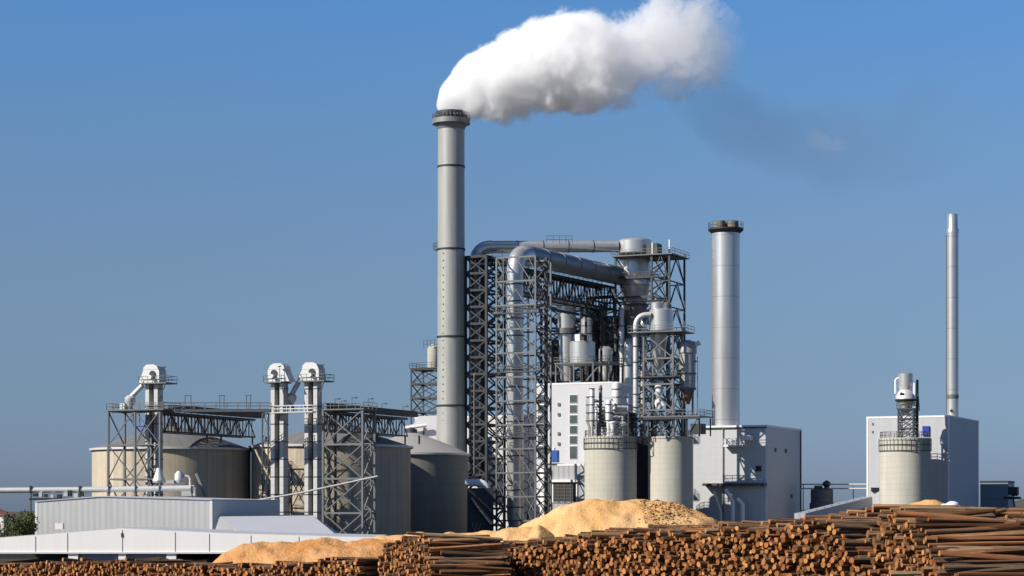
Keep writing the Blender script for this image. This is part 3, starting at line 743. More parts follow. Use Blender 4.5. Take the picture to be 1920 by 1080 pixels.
# rear duct
t = thing('silver_duct', GW(890, 446), 'shiny silver duct running level along the top from beside the chimney', 'duct')
pa, pb, pd_ = W(892, 905, 446), W(892, 463, 446), W(1158, 462, 451)
path = bend([pa, pb, pd_], 3.4, 8)
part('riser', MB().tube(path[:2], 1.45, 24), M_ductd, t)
part('elbow', MB().tube(path[1:-1], 1.35, 24), M_duct, t)
part('level_run', MB().tube(path[-2:], 1.25, 24), M_duct, t)
m = MB(); p, q = path[-2], path[-1]
for i in range(1, 5): c = p.lerp(q, i / 5); m.tube([c, c + (q - p).normalized() * .15], 1.33, 24)
part('flange', m, M_steelm, t)
t = thing('pipe_rack', GW(900, 441), 'level dark steel rack under the upper silver duct', 'pipe rack')
p0, p1 = W(884, 484, 441), W(1000, 484, 441); truss(t, p0, p1, 1.2, 3, 8, M_steeld, .35, .15)
for px in (900, 990): part('leg', MB().beam(W(px, 490, 441), W(px, 490, 441) - Z * zz(441, 490), .4), M_steeld, t)
m = MB(); m.rail([W(1025, 456, 434), W(1073, 456, 434)], 1.5, 1.2, .08); part('top_railing', m, M_steelm, t)
# foot elbow
t = thing('foot_duct', GW(905, 402), 'thick white elbow duct low beside the grey silo', 'duct')
part('elbow', MB().tube(bend([W(872, 905, 404), W(914, 905, 404), W(914, 965, 404)], 2.0, 6), .72, 16), M_trim, t)
part('dark_pipe', MB().tube([W(884, 935, 400), W(922, 985, 398)], .5, 12), M_steeld, t)
m = MB()
for px in (885, 893, 902): m.beam(W(px, 980, 399), W(893, 1000, 399) - Z * .5, .16)
part('tripod', m, M_steel, t)
part('low_casing', wb(876, 915, 925, 1010, 402, 6), M_steeld, t)

# ---------------------------------------------------------------- big cyclone on its tower
D = 452.; k = D / FPX; c = GW(1190, D)
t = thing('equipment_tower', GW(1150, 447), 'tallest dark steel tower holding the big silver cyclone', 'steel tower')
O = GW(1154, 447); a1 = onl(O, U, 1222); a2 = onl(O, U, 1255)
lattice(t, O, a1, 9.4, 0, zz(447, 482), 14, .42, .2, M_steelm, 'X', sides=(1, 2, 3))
m = MB(); E0 = O + U * a2; E1 = E0 + V * 9.4
for p in (E0, E1): part('post', MB().beam(Vector((p.x, p.y, 0)), Vector((p.x, p.y, zz(445, 470))), .38), M_steelm, t)
zt = zz(447, 482)
for i in range(11):
    lo, hi = zt * i / 11, zt * (i + 1) / 11
    for (p, q) in ((O + U * a1, E0), (O + U * a1 + V * 9.4, E1), (E0, E1)):
        mid = p.lerp(q, .5); m.beam(p + Z * lo, mid + Z * hi, .18); m.beam(q + Z * lo, mid + Z * hi, .18); m.beam(p + Z * hi, q + Z * hi, .24)
part('outer_bracing', m, M_steelm, t)
deck(t, O - U * .8 - V * .6, a2 + 1.6, 10.8, zt, M_steel); deck(t, O - V * .3, a1 + 3, 1.3, zz(447, 524), M_steelm); deck(t, O - V * .3 + U * 2, a1 + 1, 1.3, zz(447, 573), M_steelm)
part('corner_mast', MB().beam(E0 + Z * zt, E0 + Z * (zt + 3), .22), M_trim, t)
m = MB()
for i in range(9):
    lo, hi = zt * i / 11, zt * (i + 1) / 11; m.beam(O + Z * lo, O + U * a1 + Z * hi, .2); m.beam(O + U * a1 + Z * lo, O + Z * hi, .2)
part('front_bracing', m, M_steelm, t)
t = thing('cyclone', c, 'biggest silver cyclone, at the top right end of the ducts', 'cyclone', 'silver dust cyclones')
zc = lambda py: zz(D, py)
part('drum', MB().lathe(c, [(31 * k, zc(476)), (32 * k, zc(475)), (32 * k, zc(453)), (29 * k, zc(450)), (8 * k, zc(449))], 48), M_duct, t)
part('body', MB().lathe(c, [(29 * k, zc(535)), (29 * k, zc(486))], 48), M_duct, t)
part('collar', MB().lathe(c, [(30.5 * k, zc(526)), (30.5 * k, zc(521))], 48), M_steel, t)
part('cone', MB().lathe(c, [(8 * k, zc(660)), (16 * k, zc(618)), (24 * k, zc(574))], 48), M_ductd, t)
part('lower_body', MB().lathe(c, [(22 * k, zc(574)), (28.6 * k, zc(536))], 48), M_duct, t)
part('lower_collar', MB().lathe(c, [(26 * k, zc(575)), (26 * k, zc(571))], 48), M_steel, t)
part('outlet', MB().lathe(c, [(8 * k, zc(700)), (8 * k, zc(660))], 24), M_ductd, t)
t = thing('box_filter', W(1222, 478, 448), 'dark grey box housing right of the big cyclone drum', 'filter')
part('housing', MB().box(W(1212, 478, 448), U * 2.4, V * 3, Z * 2.4), M_steelm, t)
part('side_post', MB().beam(W(1223, 478, 447.5), W(1223, 455, 447.5), .22), M_trim, t)

for (px_, py0, D_, rr, mm, lab) in ((1166, 575, 446, .5, M_galv, 'slim bright riser pipe at the left post of the tallest tower'), (1206, 600, 448, .75, M_duct, 'thick silver riser pipe under the big cyclone'), (1228, 560, 450, .4, M_galv, 'thin bright riser pipe right of the big cyclone cone'), (1178, 640, 444, .9, M_duct, 'short thick silver riser low in the tallest tower')):
    p = GW(px_, D_); tp = W(px_, py0, D_); t = thing('riser_pipe', p, lab, 'pipe', 'riser pipes in the tallest steel tower')
    part('pipe', MB().tube(bend([p, tp, tp + V * 3.5], 1.3), rr, 14), mm, t)
    z = 24
    while z < tp.z - 2: part('collar', MB().lathe(p + Z * z, [(rr, 0), (rr + .14, .01), (rr + .14, .2), (rr, .21)], 14, cap=False), M_steelm, t); z += 4.2
for (px_, py0, py1, D_, rr, lab) in ((1100, 600, 655, 447, 1.3, 'small silver vessel left of the tallest tower'), (1136, 655, 705, 446, 1.5, 'stout silver vessel beside the drum filter deck')):
    c = GW(px_, D_); t = thing('process_vessel', Vector((c.x, c.y, zz(D_, py1))), lab, 'vessel', 'silver vessels in the open steelwork')
    part('shell', MB().lathe(c, [(rr * .35, zz(D_, py1) - 1), (rr, zz(D_, py1) + 1.2), (rr, zz(D_, py0)), (rr * .5, zz(D_, py0) + .6)], 24), M_duct, t)
    part('band', MB().lathe(c, [(rr + .1, zz(D_, (py0 + py1) / 2)), (rr + .1, zz(D_, (py0 + py1) / 2) + .25)], 24), M_steelm, t)
    for e in (-1, 1): part('leg', MB().beam(Vector((c.x, c.y, 20)) + U * (rr * e), Vector((c.x, c.y, zz(D_, py0) - 1)) + U * (rr * e), .25), M_steeld, t)
# mid support structure behind white building
for (p0, p1, D_, pt, nl, lab) in ((1015, 1092, 452, 572, 10, 'dark open steelwork holding the mid cyclone above the white block'), (1100, 1152, 452, 560, 10, 'dark open steelwork between the mid cyclone and the big cyclone')):
    t = thing('equipment_tower', GW(p0, D_), lab, 'steel tower'); O = GW(p0, D_); a = onl(O, U, p1)
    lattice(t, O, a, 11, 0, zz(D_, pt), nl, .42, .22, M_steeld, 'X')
    for py in (pt - 2, 628, 690): deck(t, O - V * .7, a + .6, 1.4, zz(D_, py), M_steeld)
    m = MB()
    for i in range(8):
        zq = zz(D_, 715) + i * 2.1; m.tube([O + U * (1 + i % 3) + V * 5 + Z * zq, O + U * (a - .5) + V * 5 + Z * (zq + .6)], .22, 6)
    part('pipe_run', m, M_steelm, t)
for (y0_, px0, px1, D_, rr, lab) in ((600, 1022, 1176, 458, .55, 'dark horizontal pipe highest in the open steelwork'), (646, 1028, 1182, 459, .8, 'thick dark pipe across the middle of the open steelwork'), (672, 1098, 1180, 457, .45, 'thin dark pipe low in the open steelwork'), (702, 1020, 1185, 459, .7, 'dark pipe just over the white block roof')):
    t = thing('process_pipe', W(px0, y0_, D_), lab, 'pipe', 'dark pipes in the open steelwork')
    p, q = W(px0, y0_, D_), W(px1, y0_ + 3, D_ + 3)
    part('pipe', MB().tube(bend([p - Z * 5, p, q, q - Z * 6], 1.6), rr, 12), M_ductd, t)
    for f_ in (.25, .5, .75): c = p.lerp(q, f_); part('hanger', MB().beam(c, c + Z * 2.6, .18), M_steeld, t)
for (px_, py0, py1, D_, rr, lab) in ((1118, 585, 650, 461, 1.9, 'dark upright vessel left in the open steelwork'), (1148, 600, 700, 462, 2.3, 'dark upright vessel right in the open steelwork'), (1034, 640, 712, 461, 1.7, 'dark upright vessel by the dish-topped cyclone')):
    k_ = D_ / FPX; c = GW(px_, D_); t = thing('process_vessel', Vector((c.x, c.y, zz(D_, py1))), lab, 'vessel', 'dark vessels in the open steelwork')
    part('shell', MB().lathe(c, [(rr * .5, zz(D_, py1)), (rr, zz(D_, py1) + 1.6), (rr, zz(D_, py0)), (rr * .5, zz(D_, py0) + .8)], 24), M_ductd, t)
    part('support_skirt', MB().lathe(c, [(rr * .9, 0), (rr * .9, zz(D_, py1) + .5)], 16), M_steeld, t)
    part('railing', MB().rail([c + Vector((math.cos(a) * (rr + .7), math.sin(a) * (rr + .7), zz(D_, py0) - .5)) for a in [2 * math.pi * i / 12 for i in range(13)]], 1.1, 1, .1), M_steelm, t)
D = 449.; k = D / FPX; c = GW(1062, D); zc = lambda py: zz(D, py)
t = thing('cyclone', c, 'slim silver cyclone with flat dish top, between the lattice towers', 'cyclone', 'silver dust cyclones')
part('top_dish', MB().lathe(c, [(18 * k, zc(574)), (30 * k, zc(571)), (30 * k, zc(567)), (18 * k, zc(558)), (6 * k, zc(556))], 40), M_galv, t)
part('body', MB().lathe(c, [(17 * k, zc(618)), (18 * k, zc(575))], 40), M_duct, t)
part('collar', MB().lathe(c, [(20 * k, zc(626)), (20 * k, zc(616))], 40), M_steel, t)
part('lower_body', MB().lathe(c, [(11 * k, zc(715)), (14 * k, zc(660)), (14 * k, zc(627))], 40), M_duct, t)
D = 436.; k = D / FPX; c = GW(1092, D)
t = thing('filter_drum', Vector((c.x, c.y, zz(D, 683))), 'round silver drum filter with black and white cap above the white block', 'filter')
part('drum', MB().lathe(c, [(24 * k, zz(D, 681)), (24 * k, zz(D, 642)), (20 * k, zz(D, 640))], 40), M_duct, t)
part('cap', MB().cbox(Vector((c.x, c.y, zz(D, 640))) - U * .8, 1.0, 1.6, 1.4), M_trim, t)
part('cap', MB().cbox(Vector((c.x, c.y, zz(D, 640))) + U * .15, .9, 1.5, 1.3), M_black, t)
part('cap', MB().lathe(Vector((c.x, c.y, zz(D, 640))) + U * 1.7, [(.35, 0), (.4, .8), (.2, 1.1)], 12), M_duct, t)
t = thing('filter_deck', GW(1092, 434), 'pale steel deck on legs under the round drum filter', 'platform')
O = GW(1046, 434); a = onl(O, U, 1150); deck(t, O - V * 2, a, 8, zz(434, 684), M_steel)
for u_ in (.3, a * .35, a * .7, a - .3):
    for v_ in (-1.8, 5.8): p = O + U * u_ + V * v_; part('leg', MB().beam(Vector((p.x, p.y, zz(434, 720))), Vector((p.x, p.y, zz(434, 684))), .25), M_steel, t)
for ua, ya, ub, yb in ((.5, 686, 3.6, 716), (7, 716, 10, 686)): part('brace', MB().beam(O + U * ua - V * 1.8 + Z * zz(434, ya), O + U * ub - V * 1.8 + Z * zz(434, yb), .22), M_steel, t)
t = thing('crane_mast', W(1088, 628, 435), 'thin pale mast with cross arm above the drum filter', 'mast')
part('mast', MB().beam(W(1088, 628, 435), W(1088, 552, 435), .22), M_steel, t)
part('cross_arm', MB().beam(W(1075, 611, 435), W(1110, 611, 435), .15), M_steel, t)
part('stay', MB().beam(W(1060, 585, 435), W(1088, 611, 435), .16), M_steel, t)

# ---------------------------------------------------------------- white block
t, O, a, C, dp, zt = building('boiler_house', 1004, 432, 1148, 1196, 716, 'tall white block with two strips of grey windows behind the round silos', M_white)
for px0, px1 in ((1008, 1022), (1068, 1083)):
    ys = [738, 757, 776, 796, 815, 834, 862]
    for y0, y1 in zip(ys, ys[1:]):
        p = onz(O, U, px0, y1 - 1) - V * .1; q = onz(O, U, px1, y1 - 1)
        w_ = (Vector((q.x, q.y, 0)) - Vector((p.x, p.y, 0)) - V * .0).dot(U); h_ = (y1 - y0 - 3) * p.y / FPX
        f = part('window', MB().box(p, U * w_, V * .12, Z * h_), M_trim, t)
        part('pane', MB().box(p - V * .03 + U * .08 + Z * .08, U * (w_ - .16), V * .03, Z * (h_ - .16)), M_glass, f)
for py in (758, 777, 813, 832):
    p = onz(O, U, 1046, py + 3) - V * .22; part('vent', MB().box(p, U * .5, V * .24, Z * .6), M_steel, t)
p = onz(O, U, 1052, 868) - V * 5.4
t2 = thing('blue_booth', p, 'small bright blue booth on the ledge of the white block', 'booth')
part('cabin', MB().box(p, U * 1.35, V * 1.3, Z * 2.4), M_blue, t2)
part('vent_cap', MB().lathe(p + U * .5 + V * .6 + Z * 2.4, [(.25, 0), (.3, .5), (.1, .7)], 10), M_trim, t2)
t, O, a, C, dp, zt = building('annex_building', 1014, 423.5, 1112, 0, 870, 'low pale annex with a big louvred grille behind the sawdust heap', M_clad2, depth=6)
p = onz(O, U, 1036, 942) - V * .25; w_ = onl(O, U, 1083) - onl(O, U, 1036); h_ = 38 * p.y / FPX
g_ = part('grille_frame', MB().box(p, U * w_, V * .25, Z * h_).box(p + Z * h_ - U * .3 - V * .5, U * (w_ + .6), V * .75, Z * .5), M_trim, t)
m = MB().box(p - V * .02 + U * .25 + Z * .1, U * (w_ - .5), V * .02, Z * (h_ - .3)); part('opening', m, M_black, g_)
m = MB()
for i in range(1, 6): m.box(p - V * .10 + U * .25 + Z * (h_ * i / 6), U * (w_ - .5), V * .06, Z * .09)
for i in range(1, 4): m.box(p - V * .13 + U * (w_ * i / 4), U * .09, V * .05, Z * (h_ - .1))
part('louvres', m, M_steel, g_)
part('corner_pillar', MB().lathe(O + U * 1.0 - V * .5, [(.9, 0), (.9, zt - .6)], 20), M_trim, t)
part('ledge', MB().box(O - V * .4 - U * .1 + Z * (zt + .06), U * 3.4, V * 6, Z * .15), M_steeld, t)

# ---------------------------------------------------------------- round concrete silos with towers
tR1, cR1, rR1, zR1 = silo(1145, 405, 49, 823, 815, 'round concrete silo right of the louvred annex, crowned by thin pipes', M_conc, None, 'round concrete silos', 'concrete_silo', flat=True)
tR2, cR2, rR2, zR2 = silo(1257, 405, 42, 823, 815, 'round concrete silo carrying the tall braced filter tower', M_conc, None, 'round concrete silos', 'concrete_silo', flat=True)
tR3, cR3, rR3, zR3 = silo(1697, 392, 47, 826, 815, 'round concrete silo before the right-hand block, with railed rim', M_conc, None, 'round concrete silos', 'concrete_silo', flat=True)
# hanging fence skirts round the rims of R1 and R3
for (c, r, z, tt, n) in ((cR1, rR1, zR1, tR1, 44), (cR3, rR3, zR3, tR3, 40)):
    m = MB()
    for i in range(n):
        a = 2 * math.pi * i / n; d = Vector((math.cos(a), math.sin(a), 0)); m.beam(c + d * (r + .16) + Z * (z - 2.0), c + d * (r + .16) + Z * (z + .3), .06)
    for zz_ in (z - 2.0, z - .9): m.lathe(c + Z * zz_, [(r + .1, 0), (r + .2, 0), (r + .2, .12), (r + .1, .12)], 48, cap=False)
    part('rim_skirt', m, M_steelm, tt)
part('dark_gap_wall', MB().box(W(1190, 958, 410), X * 3.4, Y * .5, Z * (140 * 410 / FPX)), M_steeld, tR2)
# pipes atop R1
zb = zR1 + .45
t = thing('filter_cluster', Vector((cR1.x, cR1.y, zb)), 'cluster of slim vertical filters and vent pipes on the left round silo', 'filters')
specs = [(1106, 745, 11, 402.6, M_duct), (1133, 768, 12, 403.6, M_duct), (1181, 756, 11, 404.6, M_duct), (1149, 790, 13, 400.8, M_trim), (1170, 795, 12, 401.3, M_galv), (1186, 775, 7, 402.6, M_steelm), (1122, 790, 10, 400.9, M_steelm), (1110, 728, 8, 401.5, M_galv), (1126, 722, 5, 402.5, M_steel), (1141, 750, 9, 401, M_trim), (1156, 716, 13, 403, M_trim), (1176, 738, 6, 403.5, M_trim), (1168, 776, 5, 401, M_duct), (1118, 770, 5, 400.6, M_duct)]
for (px, py, wpx, D_, mm) in specs:
    k = D_ / FPX; p = GW(px, D_); r_ = wpx * k / 2 * 1.25; zt = zz(D_, py)
    m = MB(); m.lathe(p, [(r_ * .4, zb), (r_ * .5, zb + 1.6), (r_, zb + 2.6), (r_, zt - .3), (r_ * .6, zt)], 16)
    f = part('filter_tube', m, mm, t)
    m = MB(); z = zb + 2.8
    while z < zt: m.lathe(p + Z * z, [(r_, 0), (r_ + .12, .01), (r_ + .12, .14), (r_, .15)], 16, cap=False); z += 1.5
    part('collar', m, M_steeld, f)
m = MB()
for i in range(30):
    p = W(rnd.uniform(1102, 1184), rnd.uniform(748, 812), rnd.uniform(400.5, 404)); q = p + (U if i % 2 else V) * rnd.uniform(1, 2.4) + Z * rnd.uniform(-.5, .5); part('link_pipe', MB().tube([p, q], .13, 6), M_steelm, t)
m = MB()
for px0, px1, py in ((1133, 1155, 746), (1157, 1178, 762), (1145, 1163, 781)): m.beam(W(px0, py, 401), W(px1, py, 401), .3)
part('white_arm', m, M_trim, t)
t = thing('service_frame', Vector((cR1.x, cR1.y, zb)), 'dark braced service frame among the pipes on the left round silo', 'steel frame')
O = GW(1104, 403); lattice(t, O, onl(O, U, 1178), 4, zb, zz(403, 776), 2, .16, .12, M_steelm, 'X'); deck(t, O, onl(O, U, 1178), 4, zz(403, 776), M_steelm)
# tower on R2
zb = zR2 + .45; O = GW(1207, 402.5); a = onl(O, U, 1262); zt = zz(402, 624)
t = thing('filter_tower', Vector((cR2.x, cR2.y, zb)), 'braced steel tower with two railed decks standing on the round silo', 'steel tower')
lattice(t, O + U * .0, a, 5, zb, zt, 4, .34, .18, M_steel, 'X')
deck(t, O - U * 2.8 - V * 1.0, 10.8, 7, zt, M_steel, name='top_deck')
deck(t, O - U * 1.8 - V * 1.2, 13.4, 7.6, zz(402, 783), M_steel, name='lower_deck')
deck(t, O - U * .6 - V * .6, a + 1.2, 6.2, zz(402, 708), M_steelm)
m = MB()
for u_ in (-1.2, 1.2, 3.8, 6.4, 9.0, 11.2):
    for v_ in (-.9, 6): p = O + U * u_ + V * v_; part('deck_strut', MB().beam(Vector((p.x, p.y, zb)), Vector((p.x, p.y, zz(402, 784))), .22), M_steelm, t)
for u_ in (-1.2, 3.8, 9.0): p = O + U * u_ - V * .9; m.beam(Vector((p.x, p.y, zb)), Vector((p.x, p.y, zz(402, 784))) + U * 2.2, .14)
part('diagonal_bracing', m, M_steelm, t)
part('edge_beam', MB().box(O - U * 1.8 - V * 1.25 + Z * (zz(402, 783) - .45), U * 13.4, V * .3, Z * .44), M_steeld, t)
part('edge_box', MB().box(O + U * 9.6 - V * .8 + Z * (zz(402, 815)), U * 2.0, V * 3, Z * 1.9), M_steeld, t)
part('inner_cone', MB().lathe(GW(1235, 405), [(.5, zz(405, 700)), (1.6, zz(405, 640)), (1.7, zt)], 24), M_duct, t)
m = MB(); 
for py0, py1 in ((740, 716), (768, 745)): m.lathe(GW(1236, 402.8), [(.5, zz(403, py0)), (.9, zz(403, (py0 + py1) / 2)), (.5, zz(403, py1))], 16)
m.tube([W(1245, 760, 402), W(1229, 735, 402)], .35, 10)
part('white_hopper', m, M_trim, t)
D = 405.; k = D / FPX; c = GW(1240, D)
t = thing('filter_drum', Vector((c.x, c.y, zt + .22)), 'polished silver drum on the top deck of the braced tower', 'filter')
part('drum', MB().lathe(c, [(22.5 * k, zt + .22), (22.5 * k, zz(D, 582)), (20 * k, zz(D, 580))], 40), M_duct, t)
part('lid_vent', MB().lathe(c - U * .9, [(11 * k, zz(D, 581)), (11 * k, zz(D, 568)), (8 * k, zz(D, 566))], 24), M_duct, t)
part('lid_vent', MB().lathe(c + U * 1.2, [(7 * k, zz(D, 581)), (8 * k, zz(D, 572)), (4 * k, zz(D, 567))], 16), M_steel, t)
part('base_ring', MB().lathe(c, [(23.5 * k, zt + .23), (23.5 * k, zt + .6)], 40), M_steelm, t)
t = thing('gooseneck_pipe', W(1192, 780, 403), 'pale swan-neck pipe dropping left of the braced filter tower', 'pipe')
part('pipe', MB().tube(bend([W(1220, 590, 403.5), W(1192, 590, 403.5), W(1192, 778, 403.5)], 2.4, 8), .52, 16), M_galv, t)
m = MB()
for py in (620, 650, 680, 710, 740, 765): m.lathe(GW(1192, 403.5) + Z * zz(403.5, py), [(.52, 0), (.66, .01), (.66, .16), (.52, .17)], 16, cap=False)
part('collar', m, M_steelm, t)
# side filter right
D = 403.; k = D / FPX; c = GW(1289, D); zc = lambda py: zz(D, py)
t = thing('side_filter', Vector((c.x, c.y, zz(D, 780))), 'tall cylindrical filter with rusty cone, right side of the braced tower', 'filter')
part('body', MB().lathe(c, [(15 * k, zc(728)), (15.5 * k, zc(664)), (17.5 * k, zc(662)), (17.5 * k, zc(650)), (15 * k, zc(641)), (6 * k, zc(638))], 32), mat('dull_grey_metal', (.34, .33, .31), .5, .5, .2, .6, streak=.2, ring=(1.6, .08, .3)), t)
part('cone', MB().lathe(c, [(4 * k, zc(758)), (14 * k, zc(729))], 24), M_rust, t)
part('band', MB().lathe(c, [(16.4 * k, zc(731)), (16.4 * k, zc(727))], 32), M_steel, t)
m = MB()
for i in range(4):
    a_ = math.pi / 4 + i * math.pi / 2; d = Vector((math.cos(a_), math.sin(a_), 0)) * 14 * k; m.beam(c + d + Z * zc(782), c + d + Z * zc(728), .18)
part('leg', m, M_steelm, t)
part('outlet', MB().tube([c + U * 1.2 + Z * zc(650), c + U * 2.4 + Z * zc(643)], [.35, .5], 12), M_trim, t)
part('ladder', MB().beam(c + U * 2.0 + Z * zc(670), c + U * 2.0 + Z * zc(782), .12).beam(c + U * 1.6 + Z * zc(678), c + U * 2.1 + Z * zc(678), .3), M_steelm, t)
part('brace_ring', MB().lathe(c, [(17 * k, zc(702)), (17 * k, zc(700))], 24), M_steelm, t)

# ---------------------------------------------------------------- second chimney
D = 424.; k = D / FPX; c = GW(1361, D)
t = thing('chimney', c, 'thick smooth silver chimney rising behind the grey block', 'chimney')
part('shaft', MB().lathe(c, [(26 * k, 0), (26 * k, zz(D, 434))], 64), M_flue, t)
part('collar', MB().lathe(c, [(26.3 * k, zz(D, 438)), (33 * k, zz(D, 432)), (33 * k, zz(D, 429)), (20 * k, zz(D, 428))], 64), M_black, t)
for dx, dy in ((-12, -6), (12, -6), (-2, 14)): part('flue', MB().lathe(c + X * dx * k + Y * dy * k, [(11 * k, zz(D, 430)), (11 * k, zz(D, 416)), (9 * k, zz(D, 415.9)), (9 * k, zz(D, 421))], 24), M_brown, t)
part('railing', MB().rail([c + Vector((math.cos(a) * 32.5 * k, math.sin(a) * 32.5 * k, zz(D, 429))) for a in [2 * math.pi * i / 20 for i in range(21)]], 1.2, 1, .05), M_steelm, t)
# building B
t, O, a, C, dp, zt = building('grey_block', 1300, 420, 1438, 1503, 797, 'pale grey windowless block in front of the thick silver chimney', M_grey)
p = onz(O, U, 1417, 884) - V * .12; part('window', MB().box(p, U * 1.15, V * .14, Z * 1.1), M_black, t)
p = onz(O, U, 1361, 838) - V * 1.6; bl = part('balcony', MB().box(p, U * 3.6, V * 1.62, Z * .3), M_trim, t)
part('railing', MB().rail([p + Z * .3 + V * 1.5, p + Z * .3, p + U * 3.6 + Z * .3], 1.3, .9, .1), M_trim, bl)
p = onz(O, U, 1394, 826) - V * 2.2; part('roof_hood', MB().box(p, U * 2.0, V * 2.2, Z * .9), M_trim, t)
part('gutter', MB().box(O - V * .28 + Z * (zt - .55), U * a, V * .22, Z * .22), M_steelm, t)
part('downpipe', MB().beam(C + U * .15 + V * (dp - 1) + Z * .2, C + U * .15 + V * (dp - 1) + Z * (zt - .4), .2), M_steelm, t)
part('downpipe', MB().beam(O - V * .15 + U * 6.2 + Z * .2, O - V * .15 + U * 6.2 + Z * (zt - .5), .16), M_steel, t)
for v_, z_ in ((5, 18), (12, 18), (16, 9)): part('side_vent', MB().box(C + V * v_ + Z * z_, U * .12, V * 1.1, Z * .8), M_steelm, t)
O_ = O + Z * zz(417, 911); part('canopy', MB().box(O_ - V * 1.9 + U * 2.5, U * (a - 2.5), V * 1.9, Z * .5), M_steelm, t)
part('corner_trim', MB().box(C - U * .3 - V * .05 , U * .35, V * .05, Z * (zt - .31)), M_trim, t)
for (px0, py0, px1, py1, w_) in ((1338, 920, 1352, 960, .4), (1360, 918, 1374, 940, .9), (1382, 935, 1392, 945, 1.0)):
    pp, qq = W(px0, py0, 413), W(px1, py1, 413); m = MB().tube([pp, qq, qq - Z * 6 if qq.z > 6 else qq - Z * 4], w_ * .45, 10)
    solo('discharge_chute', m, M_trim, GW(px0, 410), {1338: 'thin pale chute at the dark foot of the grey block', 1360: 'thick pale chute in the middle of the grey block foot', 1382: 'short pale chute rightmost at the grey block foot'}[px0], 'chute', 'chutes at the grey block foot')
# small dark tank
D = 425.; k = D / FPX; c = GW(1541, D)
t = thing('dark_tank', c, 'small dark tank with black domed vents between the two blocks', 'tank')
part('body', MB().lathe(c, [(23 * k, 0), (23 * k, zz(D, 944)), (21 * k, zz(D, 942)), (21 * k, zz(D, 918)), (8 * k, zz(D, 915))], 32), mat('slate_paint', (.05, .065, .09), .5, .1, .2, .5, ring=(1.5, .1, .3)), t)
p = W(1550, 917, D); part('dome_vent', MB().lathe(p, [(.55, 0), (.5, .5), (.95, .9), (.7, 1.4), (.1, 1.75)], 16), M_black, t)
part('pump_box', MB().box(W(1528, 917, D - .8), X * 1.5, Y * 1, Z * .7), M_black, t)
t = thing('pipe_bridge', GW(1575, 428), 'thin pale pipe bridge spanning between the two blocks', 'pipe')
for py in (908, 916): part('pipe', MB().tube([W(1500, py, 432), W(1626, py, 414)], .13, 8), M_galv, t)
part('clamp_box', MB().box(W(1634, 921, 403), X * 2.0, Y * .8, Z * .7), M_steeld, t)
for px in (1506, 1600): part('post', MB().beam(W(px, 908, 430), GW(px, 430), .16), M_steel, t)
t = thing('inclined_conveyor', GW(1570, 380), 'grey covered conveyor sloping up towards the right-hand block', 'conveyor')
p, q = W(1500, 972, 360), W(1626, 940, 392); part('gallery', MB().beam(p, q, 2.0, 1.7), M_clad2, t)
m = MB()
for i in range(1, 9): c = p.lerp(q, i / 9); m.beam(c - X * .1, c + X * .1, 2.1, 1.8)
part('rib', m, M_steel, t)
part('dark_underside', MB().beam(p - Z * 1.1, q - Z * 1.1, 1.6, .5), M_steeld, t)
for f_ in (.4, .9): c = p.lerp(q, f_); part('leg', MB().beam(c, Vector((c.x, c.y, 0)), .3), M_steelm, t)

# ---------------------------------------------------------------- right block
t, O, a, C, dp, zt = building('right_block', 1625, 404, 1780, 1835, 779, 'pale block at right with the slim chimney on its roof corner', mat('pale_panel', (.42, .425, .445), .5, 0, .06, .15, streak=.12, speck=(.8, .07), seam=(1.2, .04, .10), ring=(5, .01, .1)))
part('corner_trim', MB().box(C - U * .3 - V * .05, U * .35, V * .05, Z * (zt - .31)), M_trim, t)
part('corner_trim', MB().box(O - V * .05 - U * .02, U * .3, V * .05, Z * (zt - .31)), M_trim, t)
for py in (797, 812): p = onz(O, U, 1635, py); part('vent', MB().box(p - V * .1, U * .3, V * .12, Z * .4), M_steel, t)
p = onz(O, U, 1730, 817) - V * .3; 
part('blue_sign', MB().box(p, U * 1.3, V * .3, Z * 1.8), M_dblue, t)
D = 425.; k = D / FPX; c = GW(1786, D)
t = thing('chimney', c, 'slim silver chimney, rightmost, standing on the right block', 'chimney')
part('shaft', MB().lathe(c, [(11 * k, 0), (11 * k, zz(D, 436))], 32), M_flue, t)
part('top_section', MB().lathe(c, [(11.4 * k, zz(D, 438)), (11.6 * k, zz(D, 432)), (9.6 * k, zz(D, 428)), (9.6 * k, zz(D, 402)), (8 * k, zz(D, 401))], 32), M_flue, t)
part('dark_ring', MB().lathe(c, [(11.3 * k, zz(D, 748)), (11.6 * k, zz(D, 744)), (11.3 * k, zz(D, 740))], 32, cap=False), M_steel, t)
part('opening', MB().tube([W(1784, 770, D - 1.0), W(1784, 770, D - 1.35)], .3, 12), M_black, t)
part('ladder', MB().beam(c - X * 11.5 * k + Z * zz(D, 775), c - X * 11.5 * k + Z * zz(D, 440), .12), M_steelm, t)
# tower on R3
zb = zR3 + .45
t = thing('hopper_tower', Vector((cR3.x, cR3.y, zb)), 'small dark braced stand on the right-hand round silo', 'steel tower')
O = GW(1684, 391); a = onl(O, U, 1712); lattice(t, O, a, 3, zb, zz(391, 768), 3, .22, .16, M_steelm, 'X', rails=((zz(391, 768), .2),))
part('side_post', MB().beam(W(1714, 815, 391), W(1714, 718, 391), .3), M_trim, t)
m = MB(); m.beam(W(1720, 820, 392), W(1720, 712, 392), .4); m.beam(W(1724, 770, 394), W(1720, 715, 392), .14); part('ladder', m, M_steelm, t)
D = 392.; k = D / FPX; c = GW(1698, D); zc = lambda py: zz(D, py)
t = thing('hopper_filter', Vector((c.x, c.y, zz(D, 768))), 'shiny stacked hopper and cylinder filter on the right round silo', 'filter')
part('cylinder', MB().lathe(c, [(13 * k, zc(724)), (13.5 * k, zc(701)), (10 * k, zc(699))], 24), M_duct, t)
part('waist', MB().lathe(c, [(19 * k, zc(750)), (18 * k, zc(740)), (11 * k, zc(731)), (13 * k, zc(724))], 24), M_galv, t)
